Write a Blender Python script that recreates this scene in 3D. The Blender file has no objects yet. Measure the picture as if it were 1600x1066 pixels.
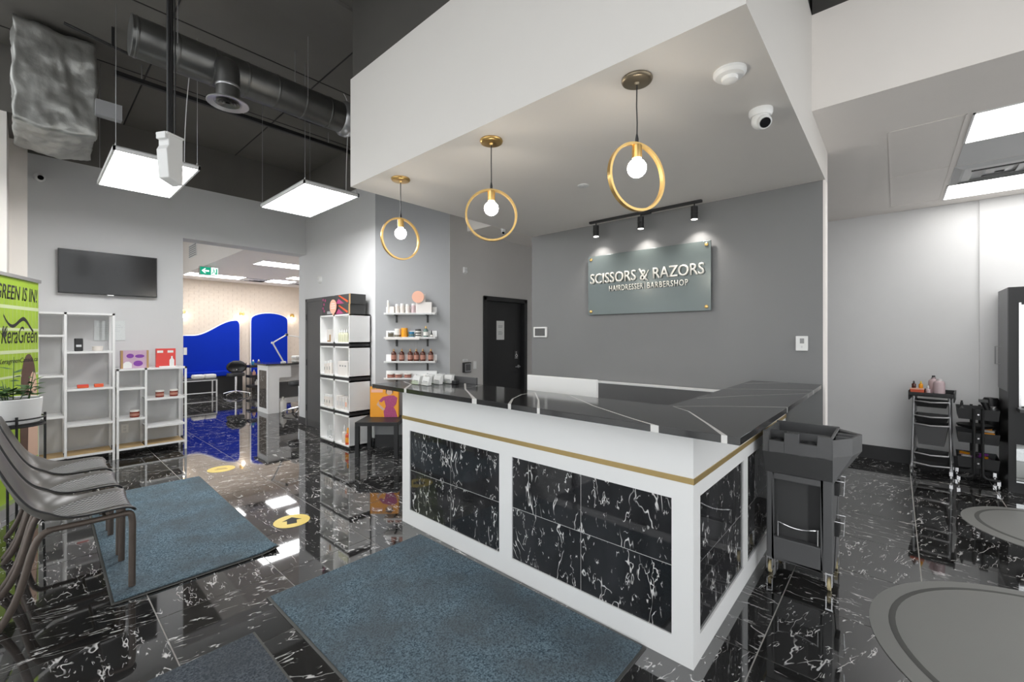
import bpy, bmesh, math, random
from mathutils import Vector, Matrix, noise as mnoise
random.seed(7)
SC = bpy.context.scene
COL = SC.collection
PI = math.pi

# ------------------------------------------------------------------ camera
FPX = 673.94                       # focal length in pixels of the 1600 px frame
YAW = math.radians(41.678)         # angle from +X to the view direction
CAMH = 1.48
cam_d = bpy.data.cameras.new('camera')
cam_d.sensor_width = 36.0
cam_d.lens = FPX / 1600 * 36
cam_d.shift_y = -7.0 / 1600
cam_d.clip_start = 0.05
cam = bpy.data.objects.new('camera', cam_d)
COL.objects.link(cam)
cam.location = (0, 0, CAMH)
cam.rotation_euler = (PI / 2, 0, YAW - PI / 2)
SC.camera = cam

# ------------------------------------------------------------------ world, colour management
W = bpy.data.worlds.new('world'); SC.world = W
W.use_nodes = True
bg = W.node_tree.nodes['Background']
bg.inputs[0].default_value = (0.98, 0.985, 1.0, 1)
bg.inputs[1].default_value = 1.15
SC.view_settings.view_transform = 'Standard'
SC.view_settings.look = 'None'
SC.view_settings.gamma = 1.0
SC.view_settings.use_curve_mapping = False
SC.view_settings.exposure = 1.0
SC.cycles.use_denoising = True
SC.cycles.max_bounces = 12
SC.cycles.diffuse_bounces = 8
SC.cycles.glossy_bounces = 5
SC.cycles.transparent_max_bounces = 12
SC.cycles.sample_clamp_indirect = 6.0
SC.cycles.caustics_reflective = True
SC.cycles.blur_glossy = 1.0
SC.cycles.caustics_refractive = False

# emission strengths of the lamps the place has
E_PANEL = 9.5
E_RPANEL = 3.2
E_FAR = 8.0
E_BULB = 34.0
E_SPOT = 8.0

# ------------------------------------------------------------------ materials
def new_mat(name):
    m = bpy.data.materials.new(name); m.use_nodes = True
    nt = m.node_tree
    return m, nt, nt.nodes['Principled BSDF']

def N(nt, typ, **kw):
    n = nt.nodes.new(typ)
    for k, v in kw.items():
        setattr(n, k, v)
    return n

def L(nt, a, b):
    nt.links.new(a, b)

def mat(name, col, rough=0.5, metal=0.0, var=0.06, scale=6.0, bump=0.0, bscale=60.0, spec=0.5, coat=0.0, alpha=None, trans=0.0):
    """plain surface with a little procedural colour variation and optional fine bump"""
    m, nt, b = new_mat(name)
    b.inputs['Roughness'].default_value = rough
    b.inputs['Metallic'].default_value = metal
    b.inputs['Specular IOR Level'].default_value = spec
    b.inputs['Coat Weight'].default_value = coat
    b.inputs['Transmission Weight'].default_value = trans
    tc = N(nt, 'ShaderNodeTexCoord')
    no = N(nt, 'ShaderNodeTexNoise'); no.inputs['Scale'].default_value = scale; no.inputs['Detail'].default_value = 3
    L(nt, tc.outputs['Object'], no.inputs['Vector'])
    mx = N(nt, 'ShaderNodeMix', data_type='RGBA')
    c = Vector(col)
    mx.inputs[6].default_value = (*(c * (1 - var)), 1)
    mx.inputs[7].default_value = (*[min(1, v) for v in c * (1 + var)], 1)
    L(nt, no.outputs['Fac'], mx.inputs[0])
    L(nt, mx.outputs[2], b.inputs['Base Color'])
    if bump:
        n2 = N(nt, 'ShaderNodeTexNoise'); n2.inputs['Scale'].default_value = bscale; n2.inputs['Detail'].default_value = 4
        L(nt, tc.outputs['Object'], n2.inputs['Vector'])
        bp = N(nt, 'ShaderNodeBump'); bp.inputs['Strength'].default_value = bump; bp.inputs['Distance'].default_value = 0.004
        L(nt, n2.outputs['Fac'], bp.inputs['Height']); L(nt, bp.outputs['Normal'], b.inputs['Normal'])
    return m

def emit(name, col, strength):
    m, nt, b = new_mat(name)
    b.inputs['Base Color'].default_value = (*col, 1)
    b.inputs['Emission Color'].default_value = (*col, 1)
    b.inputs['Emission Strength'].default_value = strength
    return m

def marble(name, scale=1.0, rough=0.05, ior=1.75, base=(0.012, 0.012, 0.013), vein=(0.75, 0.74, 0.73), thr=0.0, world=True, stretch=(0.5, 1.5, 1.0), rot=0.25, turn=1.35):
    m, nt, b = new_mat(name)
    b.inputs['Roughness'].default_value = rough
    b.inputs['IOR'].default_value = ior
    if world:
        ge = N(nt, 'ShaderNodeNewGeometry'); src = ge.outputs['Position']
    else:
        tc = N(nt, 'ShaderNodeTexCoord'); src = tc.outputs['Object']
    oi = N(nt, 'ShaderNodeObjectInfo')
    sc = N(nt, 'ShaderNodeVectorMath', operation='SCALE'); sc.inputs[0].default_value = (31.0, 17.0, 23.0)
    L(nt, oi.outputs['Random'], sc.inputs['Scale'])
    ad = N(nt, 'ShaderNodeVectorMath', operation='ADD'); L(nt, src, ad.inputs[0]); L(nt, sc.outputs[0], ad.inputs[1])
    st = N(nt, 'ShaderNodeMath', operation='GREATER_THAN'); st.inputs[1].default_value = .5; L(nt, oi.outputs['Random'], st.inputs[0])
    an = N(nt, 'ShaderNodeMath', operation='MULTIPLY_ADD'); an.inputs[1].default_value = turn; an.inputs[2].default_value = rot; L(nt, st.outputs[0], an.inputs[0])
    vr = N(nt, 'ShaderNodeVectorRotate', rotation_type='Z_AXIS'); L(nt, ad.outputs[0], vr.inputs['Vector']); L(nt, an.outputs[0], vr.inputs['Angle'])
    mp = N(nt, 'ShaderNodeMapping'); mp.inputs['Scale'].default_value = tuple(q * scale for q in stretch)
    L(nt, vr.outputs[0], mp.inputs['Vector'])
    def ridge(sca, det, width, off, dist):
        mo = N(nt, 'ShaderNodeVectorMath', operation='ADD'); mo.inputs[1].default_value = (off, off * 1.7, off * .6)
        L(nt, mp.outputs[0], mo.inputs[0])
        n = N(nt, 'ShaderNodeTexNoise'); n.inputs['Scale'].default_value = sca; n.inputs['Detail'].default_value = det
        n.inputs['Roughness'].default_value = 0.62; n.inputs['Distortion'].default_value = dist
        L(nt, mo.outputs[0], n.inputs['Vector'])
        s = N(nt, 'ShaderNodeMath', operation='SUBTRACT'); s.inputs[1].default_value = 0.5; L(nt, n.outputs['Fac'], s.inputs[0])
        a = N(nt, 'ShaderNodeMath', operation='ABSOLUTE'); L(nt, s.outputs[0], a.inputs[0])
        r = N(nt, 'ShaderNodeMapRange', interpolation_type='SMOOTHSTEP')
        r.inputs['From Min'].default_value = width * .25; r.inputs['From Max'].default_value = width
        r.inputs['To Min'].default_value = 1; r.inputs['To Max'].default_value = 0
        L(nt, a.outputs[0], r.inputs['Value'])
        return r.outputs[0]
    def mask(sca, lo, hi, off):
        mo = N(nt, 'ShaderNodeVectorMath', operation='ADD'); mo.inputs[1].default_value = (off, -off, off * 2)
        L(nt, mp.outputs[0], mo.inputs[0])
        n = N(nt, 'ShaderNodeTexNoise'); n.inputs['Scale'].default_value = sca; n.inputs['Detail'].default_value = 3
        L(nt, mo.outputs[0], n.inputs['Vector'])
        r = N(nt, 'ShaderNodeMapRange'); r.inputs['From Min'].default_value = lo; r.inputs['From Max'].default_value = hi
        L(nt, n.outputs['Fac'], r.inputs['Value'])
        return r.outputs[0]
    def mul(a, c):
        x = N(nt, 'ShaderNodeMath', operation='MULTIPLY'); L(nt, a, x.inputs[0]); L(nt, c, x.inputs[1]); return x.outputs[0]
    def mxx(a, c):
        x = N(nt, 'ShaderNodeMath', operation='MAXIMUM'); L(nt, a, x.inputs[0]); L(nt, c, x.inputs[1]); return x.outputs[0]
    v1 = mul(ridge(4.2, 3, 0.010, 3.1, 0.3), mask(8.0, 0.50 + thr, 0.58 + thr, 9.0))
    v2 = mul(ridge(9.0, 3, 0.013, 11.3, 0.25), mask(12.0, 0.54 + thr, 0.60 + thr, 2.0))
    v3 = mul(ridge(19.0, 2, 0.024, 21.0, 0.1), mask(16.0, 0.57 + thr, 0.63 + thr, 5.0))
    v = mxx(mxx(v1, v2), v3)
    cloud = mask(3.0, 0.3, 0.75, 14.0)
    bc = N(nt, 'ShaderNodeMix', data_type='RGBA'); bc.inputs[6].default_value = (*base, 1); bc.inputs[7].default_value = (*[c * 3.2 + .004 for c in base], 1)
    L(nt, cloud, bc.inputs[0])
    mx = N(nt, 'ShaderNodeMix', data_type='RGBA'); mx.inputs[7].default_value = (*vein, 1)
    L(nt, bc.outputs[2], mx.inputs[6]); L(nt, v, mx.inputs[0])
    L(nt, mx.outputs[2], b.inputs['Base Color'])
    return m

def carpet(name, c0, c1, c2):
    m, nt, b = new_mat(name)
    b.inputs['Roughness'].default_value = 0.95; b.inputs['Specular IOR Level'].default_value = 0.1
    tc = N(nt, 'ShaderNodeTexCoord')
    n1 = N(nt, 'ShaderNodeTexNoise'); n1.inputs['Scale'].default_value = 130; n1.inputs['Detail'].default_value = 4
    n2 = N(nt, 'ShaderNodeTexNoise'); n2.inputs['Scale'].default_value = 3.5; n2.inputs['Detail'].default_value = 4
    for n in (n1, n2): L(nt, tc.outputs['Object'], n.inputs['Vector'])
    r = N(nt, 'ShaderNodeMapRange'); r.inputs['From Min'].default_value = .36; r.inputs['From Max'].default_value = .64; L(nt, n1.outputs['Fac'], r.inputs['Value'])
    r2 = N(nt, 'ShaderNodeMapRange'); r2.inputs['From Min'].default_value = .35; r2.inputs['From Max'].default_value = .65; L(nt, n2.outputs['Fac'], r2.inputs['Value'])
    a = N(nt, 'ShaderNodeMix', data_type='RGBA'); a.inputs[6].default_value = (*c0, 1); a.inputs[7].default_value = (*c1, 1); L(nt, r.outputs[0], a.inputs[0])
    d = N(nt, 'ShaderNodeMix', data_type='RGBA'); d.inputs[7].default_value = (*c2, 1)
    L(nt, a.outputs[2], d.inputs[6])
    mu = N(nt, 'ShaderNodeMath', operation='MULTIPLY'); mu.inputs[1].default_value = .75; L(nt, r2.outputs[0], mu.inputs[0]); L(nt, mu.outputs[0], d.inputs[0])
    L(nt, d.outputs[2], b.inputs['Base Color'])
    bp = N(nt, 'ShaderNodeBump'); bp.inputs['Strength'].default_value = .9; bp.inputs['Distance'].default_value = .006
    L(nt, n1.outputs['Fac'], bp.inputs['Height']); L(nt, bp.outputs['Normal'], b.inputs['Normal'])
    return m

def glass(name, tint=(1, 1, 1), refl=0.9, dens=0.0):
    """thin clear sheet: transparent with a Fresnel reflection"""
    m = bpy.data.materials.new(name); m.use_nodes = True; nt = m.node_tree
    nt.nodes.remove(nt.nodes['Principled BSDF'])
    out = nt.nodes['Material Output']
    t = N(nt, 'ShaderNodeBsdfTransparent'); t.inputs[0].default_value = (*tint, 1)
    g = N(nt, 'ShaderNodeBsdfGlossy'); g.inputs['Roughness'].default_value = 0.02; g.inputs[0].default_value = (1, 1, 1, 1)
    f = N(nt, 'ShaderNodeFresnel'); f.inputs['IOR'].default_value = 1.45
    mu = N(nt, 'ShaderNodeMath', operation='MULTIPLY_ADD'); mu.inputs[1].default_value = refl; mu.inputs[2].default_value = dens; L(nt, f.outputs[0], mu.inputs[0])
    x = N(nt, 'ShaderNodeMixShader'); L(nt, mu.outputs[0], x.inputs[0]); L(nt, t.outputs[0], x.inputs[1]); L(nt, g.outputs[0], x.inputs[2])
    L(nt, x.outputs[0], out.inputs['Surface'])
    return m

M = {}
M['wall_lt'] = mat('paint light grey', (0.66, 0.663, 0.668), .6, var=.02, bump=.05, bscale=180)
M['wall_wh'] = mat('paint warm white', (0.87, 0.825, 0.785), .55, var=.015, bump=.05, bscale=180)
M['bulk'] = mat('paint warm white dimmed', (0.69, 0.665, 0.635), .55, var=.015, bump=.05, bscale=180)  # same paint as the warm white, darkened to offset the light on it
M['wall_rt'] = mat('paint pale grey', (0.82, 0.82, 0.822), .55, var=.015, bump=.05, bscale=180)
M['wall_in'] = mat('paint silver grey', (0.70, 0.70, 0.705), .55, var=.015, bump=.05, bscale=180)
M['wall_mid'] = mat('paint mid grey', (0.36, 0.365, 0.375), .55, var=.02, bump=.05, bscale=180)
M['wall_taupe'] = mat('paint warm grey', (0.55, 0.535, 0.52), .55, var=.02, bump=.05, bscale=180)
M['wall_dk'] = mat('paint charcoal', (0.205, 0.206, 0.208), .5, var=.02, bump=.05, bscale=180)
M['black_p'] = mat('paint ceiling black', (0.14, 0.132, 0.12), .7, var=.12, scale=3, bump=.12, bscale=40)
M['black_w'] = mat('paint upper wall black', (0.062, 0.058, 0.053), .7, var=.12, scale=3)
M['base_dk'] = mat('baseboard charcoal', (0.035, 0.035, 0.037), .45)
M['tile'] = marble('black marble floor', 1.0, thr=.012, ior=2.6, rough=.035, base=(.010, .0098, .0098))
M['ptile'] = marble('black marble panel', 1.15, rough=.04, ior=1.6, thr=.022, stretch=(1.15, 1.15, .55), rot=0.3, turn=0.0)
M['grout'] = mat('grout', (0.60, 0.585, 0.56), .8, var=.1, scale=30)
M['grout_dk'] = mat('panel joint', (0.55, 0.55, 0.54), .7)
M['white'] = mat('white lacquer', (0.90, 0.90, 0.895), .35, var=.012)
M['white_m'] = mat('white steel', (0.82, 0.82, 0.82), .4, var=.015)
M['white_pl'] = mat('white plastic', (0.80, 0.80, 0.79), .4, var=.015)
M['gold'] = mat('brushed brass', (0.78, 0.52, 0.20), .32, metal=1.0, var=.08, scale=30)
M['goldtrim'] = mat('brass trim', (0.50, 0.36, 0.15), .38, metal=.55, var=.05, scale=12)
M['bronze'] = mat('aged bronze', (0.30, 0.25, 0.18), .38, metal=.9, var=.08)
M['chrome'] = mat('chrome', (0.75, 0.75, 0.76), .14, metal=1.0, var=.03)
M['steel'] = mat('satin steel', (0.55, 0.55, 0.56), .32, metal=.9, var=.04)
M['duct'] = mat('dusty duct steel', (0.16, 0.16, 0.155), .36, metal=.85, var=.2, scale=9)
M['black'] = mat('black plastic', (0.018, 0.018, 0.019), .4, var=.1)
M['blackm'] = mat('black steel', (0.022, 0.022, 0.023), .42, metal=.2, var=.1)
M['slab'] = mat('black quartz', (0.028, 0.028, 0.029), .10, var=.25, scale=8, spec=.6)
M['vein'] = mat('white quartz vein', (0.74, 0.73, 0.71), .12, var=.05, spec=.6)
M['doorblk'] = mat('black door', (0.016, 0.016, 0.017), .42, var=.1)
M['doorgry'] = mat('grey door', (0.10, 0.10, 0.102), .45)
M['grey_pl'] = mat('grey moulded plastic', (0.115, 0.115, 0.117), .5, var=.06, bump=.1, bscale=240)
M['dkgrey'] = mat('dark grey plastic', (0.060, 0.060, 0.061), .5)
M['wood'] = mat('light wood', (0.52, 0.36, 0.17), .5, var=.18, scale=14)
M['carpet'] = carpet('blue grey carpet', (0.050, 0.080, 0.106), (0.215, 0.300, 0.355), (0.105, 0.124, 0.137))
M['carpet2'] = carpet('slate carpet', (0.045, 0.054, 0.066), (0.15, 0.172, 0.200), (0.08, 0.09, 0.10))
M['rubber'] = mat('mat rubber edge', (0.10, 0.10, 0.095), .7)
M['smat'] = mat('grey salon mat', (0.25, 0.25, 0.238), .5, var=.05, scale=3, bump=.08, bscale=200)
M['yellow'] = mat('yellow vinyl', (0.83, 0.62, 0.10), .35, var=.05)
M['ink'] = mat('black print', (0.012, 0.012, 0.012), .6)
M['inkg'] = mat('grey print', (0.30, 0.30, 0.30), .6)
M['paper'] = mat('paper', (0.78, 0.78, 0.77), .6, var=.02)
M['shell'] = mat('taupe chair shell', (0.105, 0.098, 0.089), .32, var=.1, scale=8)
M['shellback'] = mat('chair shell rim', (0.016, 0.016, 0.017), .4)
M['leg_br'] = mat('bronze chair leg', (0.115, 0.090, 0.075), .42, metal=.3, var=.18, scale=25)
M['screen'] = mat('switched off screen', (0.010, 0.010, 0.011), .13, var=.3, scale=2)
M['blue'] = mat('royal blue upholstery', (0.002, 0.026, 0.40), .8, var=.05, bump=.05, spec=.15)
M['brickp'] = mat('cream painted brick', (0.74, 0.64, 0.54), .7, var=.06, scale=9, bump=.4, bscale=14)
M['green'] = mat('sign green', (0.0, 0.20, 0.11), .4)
M['lime'] = mat('lime banner', (0.31, 0.46, 0.03), .55, var=.14, scale=5)
M['limelt'] = mat('pale lime band', (0.55, 0.62, 0.36), .55)
M['skin'] = mat('skin print', (0.66, 0.44, 0.33), .55)
M['hair'] = mat('brown hair print', (0.095, 0.050, 0.035), .5, var=.3, scale=20)
M['leaf'] = mat('plant leaf', (0.045, 0.105, 0.030), .45, var=.35, scale=18)
M['soil'] = mat('potting soil', (0.03, 0.022, 0.016), .9)
M['orange'] = mat('orange print', (0.88, 0.36, 0.03), .5, var=.06)
M['pink'] = mat('magenta dress print', (0.42, 0.07, 0.19), .5, var=.3, scale=60)
M['peach'] = mat('peach card', (0.86, 0.47, 0.34), .55)
M['amber'] = mat('amber bottle', (0.085, 0.022, 0.012), .16, var=.15)
M['redjar'] = mat('oxblood jar', (0.20, 0.03, 0.018), .2, var=.1)
M['red'] = mat('red carton', (0.72, 0.065, 0.055), .45)
M['redlt'] = mat('orange red tin', (0.70, 0.10, 0.03), .4)
M['purple'] = mat('purple print', (0.22, 0.05, 0.35), .5, var=.2, scale=30)
M['lilac'] = mat('lilac carton', (0.55, 0.38, 0.50), .5, var=.15, scale=12)
M['kraft'] = mat('kraft card', (0.45, 0.28, 0.13), .7)
M['cream'] = mat('cream bottle', (0.78, 0.73, 0.68), .35)
M['creamb'] = mat('pale carton', (0.78, 0.74, 0.71), .5, var=.02)
M['clear'] = glass('clear acrylic', (0.95, 0.96, 0.96), .45, .02)
M['oil'] = mat('pale oil bottle', (0.62, 0.62, 0.46), .15, var=.08)
M['teal'] = mat('teal bottle', (0.13, 0.20, 0.18), .2)
M['bluej'] = mat('blue jar', (0.02, 0.17, 0.33), .25)
M['orangej'] = mat('orange jar', (0.88, 0.36, 0.01), .3)
M['olive'] = mat('olive jar', (0.16, 0.14, 0.10), .3)
M['whitej'] = mat('white jar', (0.78, 0.76, 0.72), .3)
M['glass'] = glass('window glass', (0.97, 0.98, 0.98), .9)
M['signglass'] = mat('green grey glass sign', (0.125, 0.150, 0.148), .22, metal=.3, var=.10, scale=1.6)
M['letters'] = mat('ivory letters', (0.86, 0.83, 0.76), .35)
M['foil'] = mat('foil insulation', (0.42, 0.42, 0.40), .38, metal=.7, var=.25, scale=10, bump=1.0, bscale=18)
M['mirror'] = mat('mirror', (0.75, 0.77, 0.77), .03, metal=1.0, var=.01)
M['leather'] = mat('black leather', (0.018, 0.018, 0.019), .38, bump=.15, bscale=120)
M['yellowed'] = mat('yellowed caster tyre', (0.62, 0.52, 0.30), .5)
M['purpleb'] = mat('violet sachets', (0.30, 0.05, 0.38), .35)
M['pinkb'] = mat('pink bottle', (0.62, 0.48, 0.50), .35)
M['rose'] = mat('dusty rose label', (0.42, 0.20, 0.15), .4, var=.1)
M['bounce_paving'] = mat('outside paving paled for bounce', (0.78, 0.77, 0.75), .9)  # unseen ground, paled to bounce daylight up onto the ceilings
M['lens'] = mat('camera lens', (0.008, 0.008, 0.009), .1)
M['panel_e'] = emit('lit led panel', (1.0, 1.0, 1.0), E_PANEL)
M['rpanel_e'] = emit('lit troffer', (1.0, 0.985, 0.96), E_RPANEL)
M['far_e'] = emit('lit troffer far', (1.0, 1.0, 1.0), E_FAR)
M['bulb_e'] = emit('lit globe bulb', (1.0, 0.93, 0.82), E_BULB)
M['sconce_e'] = emit('lit sconce bulb', (1.0, 0.92, 0.80), 12.0)
M['spot_e'] = emit('lit spot lens', (1.0, 0.97, 0.92), 8.0)
M['exit_e'] = emit('backlit exit sign green', (0.0, 0.26, 0.15), 0.5)
M['exit_w'] = emit('backlit exit sign white', (0.85, 0.95, 0.92), 0.7)

# chair zig-zag pad: woven chevrons from wave textures
def chevron(name):
    m, nt, b = new_mat(name)
    b.inputs['Roughness'].default_value = .3
    tc = N(nt, 'ShaderNodeTexCoord'); se = N(nt, 'ShaderNodeSeparateXYZ'); L(nt, tc.outputs['Object'], se.inputs[0])
    pp = N(nt, 'ShaderNodeMath', operation='PINGPONG'); pp.inputs[1].default_value = .022; L(nt, se.outputs[1], pp.inputs[0])
    ad = N(nt, 'ShaderNodeMath', operation='ADD'); L(nt, se.outputs[0], ad.inputs[0]); L(nt, pp.outputs[0], ad.inputs[1])
    fr = N(nt, 'ShaderNodeMath', operation='PINGPONG'); fr.inputs[1].default_value = .011; L(nt, ad.outputs[0], fr.inputs[0])
    r = N(nt, 'ShaderNodeMapRange'); r.inputs['From Min'].default_value = .003; r.inputs['From Max'].default_value = .008; L(nt, fr.outputs[0], r.inputs['Value'])
    mx = N(nt, 'ShaderNodeMix', data_type='RGBA'); mx.inputs[6].default_value = (.035, .034, .032, 1); mx.inputs[7].default_value = (.36, .36, .36, 1)
    L(nt, r.outputs[0], mx.inputs[0]); L(nt, mx.outputs[2], b.inputs['Base Color'])
    bp = N(nt, 'ShaderNodeBump'); bp.inputs['Strength'].default_value = .8; bp.inputs['Distance'].default_value = .004
    L(nt, r.outputs[0], bp.inputs['Height']); L(nt, bp.outputs['Normal'], b.inputs['Normal'])
    return m
M['chevron'] = chevron('woven chevron pad')

# ------------------------------------------------------------------ mesh helpers
class MB:
    def __init__(self): self.v = []; self.f = []; self.mi = []; self.cur = 0
    def m(self, i): self.cur = i; return self
    def add(self, vs, fs):
        o = len(self.v); self.v += [tuple(p) for p in vs]
        for f in fs: self.f.append([o + i for i in f]); self.mi.append(self.cur)
        return self
    def box(self, x0, x1, y0, y1, z0, z1):
        x0, x1 = sorted((x0, x1)); y0, y1 = sorted((y0, y1)); z0, z1 = sorted((z0, z1))
        return self.add([(x0, y0, z0), (x1, y0, z0), (x1, y1, z0), (x0, y1, z0), (x0, y0, z1), (x1, y0, z1), (x1, y1, z1), (x0, y1, z1)],
                        [(0, 3, 2, 1), (4, 5, 6, 7), (0, 1, 5, 4), (1, 2, 6, 5), (2, 3, 7, 6), (3, 0, 4, 7)])
    def prism(self, poly, axis, a0, a1):
        """poly: 2D points in the plane across `axis`; extruded from a0 to a1"""
        n = len(poly)
        def P(p, a):
            return {'x': (a, p[0], p[1]), 'y': (p[0], a, p[1]), 'z': (p[0], p[1], a)}[axis]
        vs = [P(p, a0) for p in poly] + [P(p, a1) for p in poly]
        fs = [tuple(range(n)), tuple(range(2 * n - 1, n - 1, -1))] + [(i, i + n, (i + 1) % n + n, (i + 1) % n) for i in range(n)]
        return self.add(vs, fs)
    def tube(self, pts, r, seg=10, closed=False, caps=True):
        pts = [Vector(p) for p in pts]; n = len(pts)
        rs = r if isinstance(r, (list, tuple)) else [r] * n
        rings = []; prev = None
        for i, p in enumerate(pts):
            if closed: t = (pts[(i + 1) % n] - pts[i - 1])
            else: t = pts[min(i + 1, n - 1)] - pts[max(i - 1, 0)]
            t.normalize()
            if prev is None:
                up = Vector((0, 0, 1)) if abs(t.z) < .9 else Vector((1, 0, 0))
                a = t.cross(up).normalized()
            else:
                a = (prev - t * prev.dot(t)).normalized()
            prev = a; b = t.cross(a)
            rings.append([p + (a * math.cos(2 * PI * k / seg) + b * math.sin(2 * PI * k / seg)) * rs[i] for k in range(seg)])
        vs = [q for ring in rings for q in ring]; fs = []
        for i in range(n if closed else n - 1):
            j = (i + 1) % n
            for k in range(seg):
                fs.append((i * seg + k, i * seg + (k + 1) % seg, j * seg + (k + 1) % seg, j * seg + k))
        if caps and not closed:
            fs.append(tuple(range(seg - 1, -1, -1))); fs.append(tuple((n - 1) * seg + k for k in range(seg)))
        return self.add(vs, fs)
    def lathe(self, c, prof, seg=20, axis='z'):
        """prof: list of (radius, height)"""
        vs = []; n = len(prof)
        for (r, h) in prof:
            for k in range(seg):
                a = 2 * PI * k / seg; p = (r * math.cos(a), r * math.sin(a), h)
                if axis == 'x': p = (p[2], p[0], p[1])
                elif axis == 'y': p = (p[0], p[2], p[1])
                vs.append((c[0] + p[0], c[1] + p[1], c[2] + p[2]))
        fs = []
        for i in range(n - 1):
            for k in range(seg):
                fs.append((i * seg + k, i * seg + (k + 1) % seg, (i + 1) * seg + (k + 1) % seg, (i + 1) * seg + k))
        if prof[0][0] > 1e-6: fs.append(tuple(range(seg - 1, -1, -1)))
        if prof[-1][0] > 1e-6: fs.append(tuple((n - 1) * seg + k for k in range(seg)))
        return self.add(vs, fs)
    def disc(self, c, r, h, seg=24, axis='z'):
        return self.lathe(c, [(r, 0), (r, h)], seg, axis)
    def sphere(self, c, r, seg=16, rings=10, sq=(1, 1, 1)):
        prof = []
        vs = []
        for i in range(rings + 1):
            th = PI * i / rings
            for k in range(seg):
                a = 2 * PI * k / seg
                vs.append((c[0] + sq[0] * r * math.sin(th) * math.cos(a), c[1] + sq[1] * r * math.sin(th) * math.sin(a), c[2] - sq[2] * r * math.cos(th)))
        fs = [(i * seg + k, i * seg + (k + 1) % seg, (i + 1) * seg + (k + 1) % seg, (i + 1) * seg + k) for i in range(rings) for k in range(seg)]
        return self.add(vs, fs)
    def xform(self, mtx):
        self.v = [tuple(mtx @ Vector(p)) for p in self.v]; return self
    def mesh(self, name, mats, smooth=False):
        me = bpy.data.meshes.new(name)
        me.from_pydata(self.v, [], self.f)
        for x in (mats if isinstance(mats, (list, tuple)) else [mats]): me.materials.append(M[x])
        for p, i in zip(me.polygons, self.mi): p.material_index = i
        bm = bmesh.new(); bm.from_mesh(me)
        bmesh.ops.remove_doubles(bm, verts=bm.verts, dist=1e-6)
        bmesh.ops.recalc_face_normals(bm, faces=bm.faces)
        bm.to_mesh(me); bm.free()
        if smooth:
            for p in me.polygons: p.use_smooth = True
            me.set_sharp_from_angle(angle=math.radians(smooth if smooth is not True else 40))
        return me
    def build(self, name, mats, parent=None, smooth=False, bevel=0.0, bseg=2):
        o = bpy.data.objects.new(name, self.mesh(name, mats, smooth))
        COL.objects.link(o)
        if parent is not None: o.parent = parent
        if bevel:
            md = o.modifiers.new('bevel', 'BEVEL'); md.width = bevel; md.segments = bseg; md.limit_method = 'ANGLE'; md.angle_limit = math.radians(40)
        return o

def tag(o, label=None, cat=None, group=None, kind=None):
    if label: o['label'] = label
    if cat: o['category'] = cat
    if group: o['group'] = group
    if kind: o['kind'] = kind
    return o
def thing(name, loc=(0, 0, 0), rz=0.0, label=None, cat=None, group=None, kind=None):
    o = bpy.data.objects.new(name, None); o.empty_display_size = .05
    COL.objects.link(o); o.location = loc; o.rotation_euler = (0, 0, rz)
    return tag(o, label, cat, group, kind)
def copy_tree(o, parent=None):
    c = o.copy(); COL.objects.link(c); c.parent = parent
    for ch in list(o.children): copy_tree(ch, c)
    return c
def obj(name, me, parent=None, loc=None):
    o = bpy.data.objects.new(name, me); COL.objects.link(o)
    if parent is not None: o.parent = parent
    if loc is not None: o.location = loc
    return o
def struct(o): o['kind'] = 'structure'; return o

def text_obj(name, s, matn, parent, origin, right, up, width=None, height=None, depth=.002, bold=0.0, shear=0.0, spacing=1.0, align='LEFT', label=None):
    """lettering as flat or raised mesh: bottom-left (or bottom-centre) of the line at origin"""
    cu = bpy.data.curves.new(name + '_c', 'FONT'); cu.body = s; cu.extrude = 0.0; cu.offset = bold; cu.shear = shear; cu.space_character = spacing
    cu.resolution_u = 3
    t = bpy.data.objects.new(name + '_t', cu); COL.objects.link(t)
    dg = bpy.context.evaluated_depsgraph_get(); dg.update()
    me = bpy.data.meshes.new_from_object(t.evaluated_get(dg))
    bpy.data.objects.remove(t); bpy.data.curves.remove(cu)
    me.name = name
    xs = [v.co.x for v in me.vertices]; ys = [v.co.y for v in me.vertices]
    x0, x1, y0, y1 = min(xs), max(xs), min(ys), max(ys)
    sy = height / (y1 - y0) if height else None
    sx = width / (x1 - x0) if width else sy
    if sy is None: sy = sx
    off = {'LEFT': x0, 'CENTER': (x0 + x1) / 2, 'RIGHT': x1}[align]
    R = Vector(right).normalized(); U = Vector(up).normalized(); Nn = R.cross(U)
    O = Vector(origin)
    bm = bmesh.new(); bm.from_mesh(me)
    if depth > 0:
        g = bmesh.ops.extrude_face_region(bm, geom=bm.faces[:])
        for e in g['geom']:
            if isinstance(e, bmesh.types.BMVert): e.co.z += 1.0
    for v in bm.verts:
        v.co = O + R * ((v.co.x - off) * sx) + U * ((v.co.y - y0) * sy) + Nn * (v.co.z * depth)
    bmesh.ops.recalc_face_normals(bm, faces=bm.faces)
    bm.to_mesh(me); bm.free()
    me.materials.clear(); me.materials.append(M[matn])
    o = obj(name, me, parent)
    if label: o['label'] = label
    return o
def bez(p0, p1, p2, p3, n=10):
    out = []
    for i in range(n + 1):
        t = i / n; s = 1 - t
        out.append(tuple(s ** 3 * a + 3 * s * s * t * b + 3 * s * t * t * c + t ** 3 * d for a, b, c, d in zip(p0, p1, p2, p3)))
    return out
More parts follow.
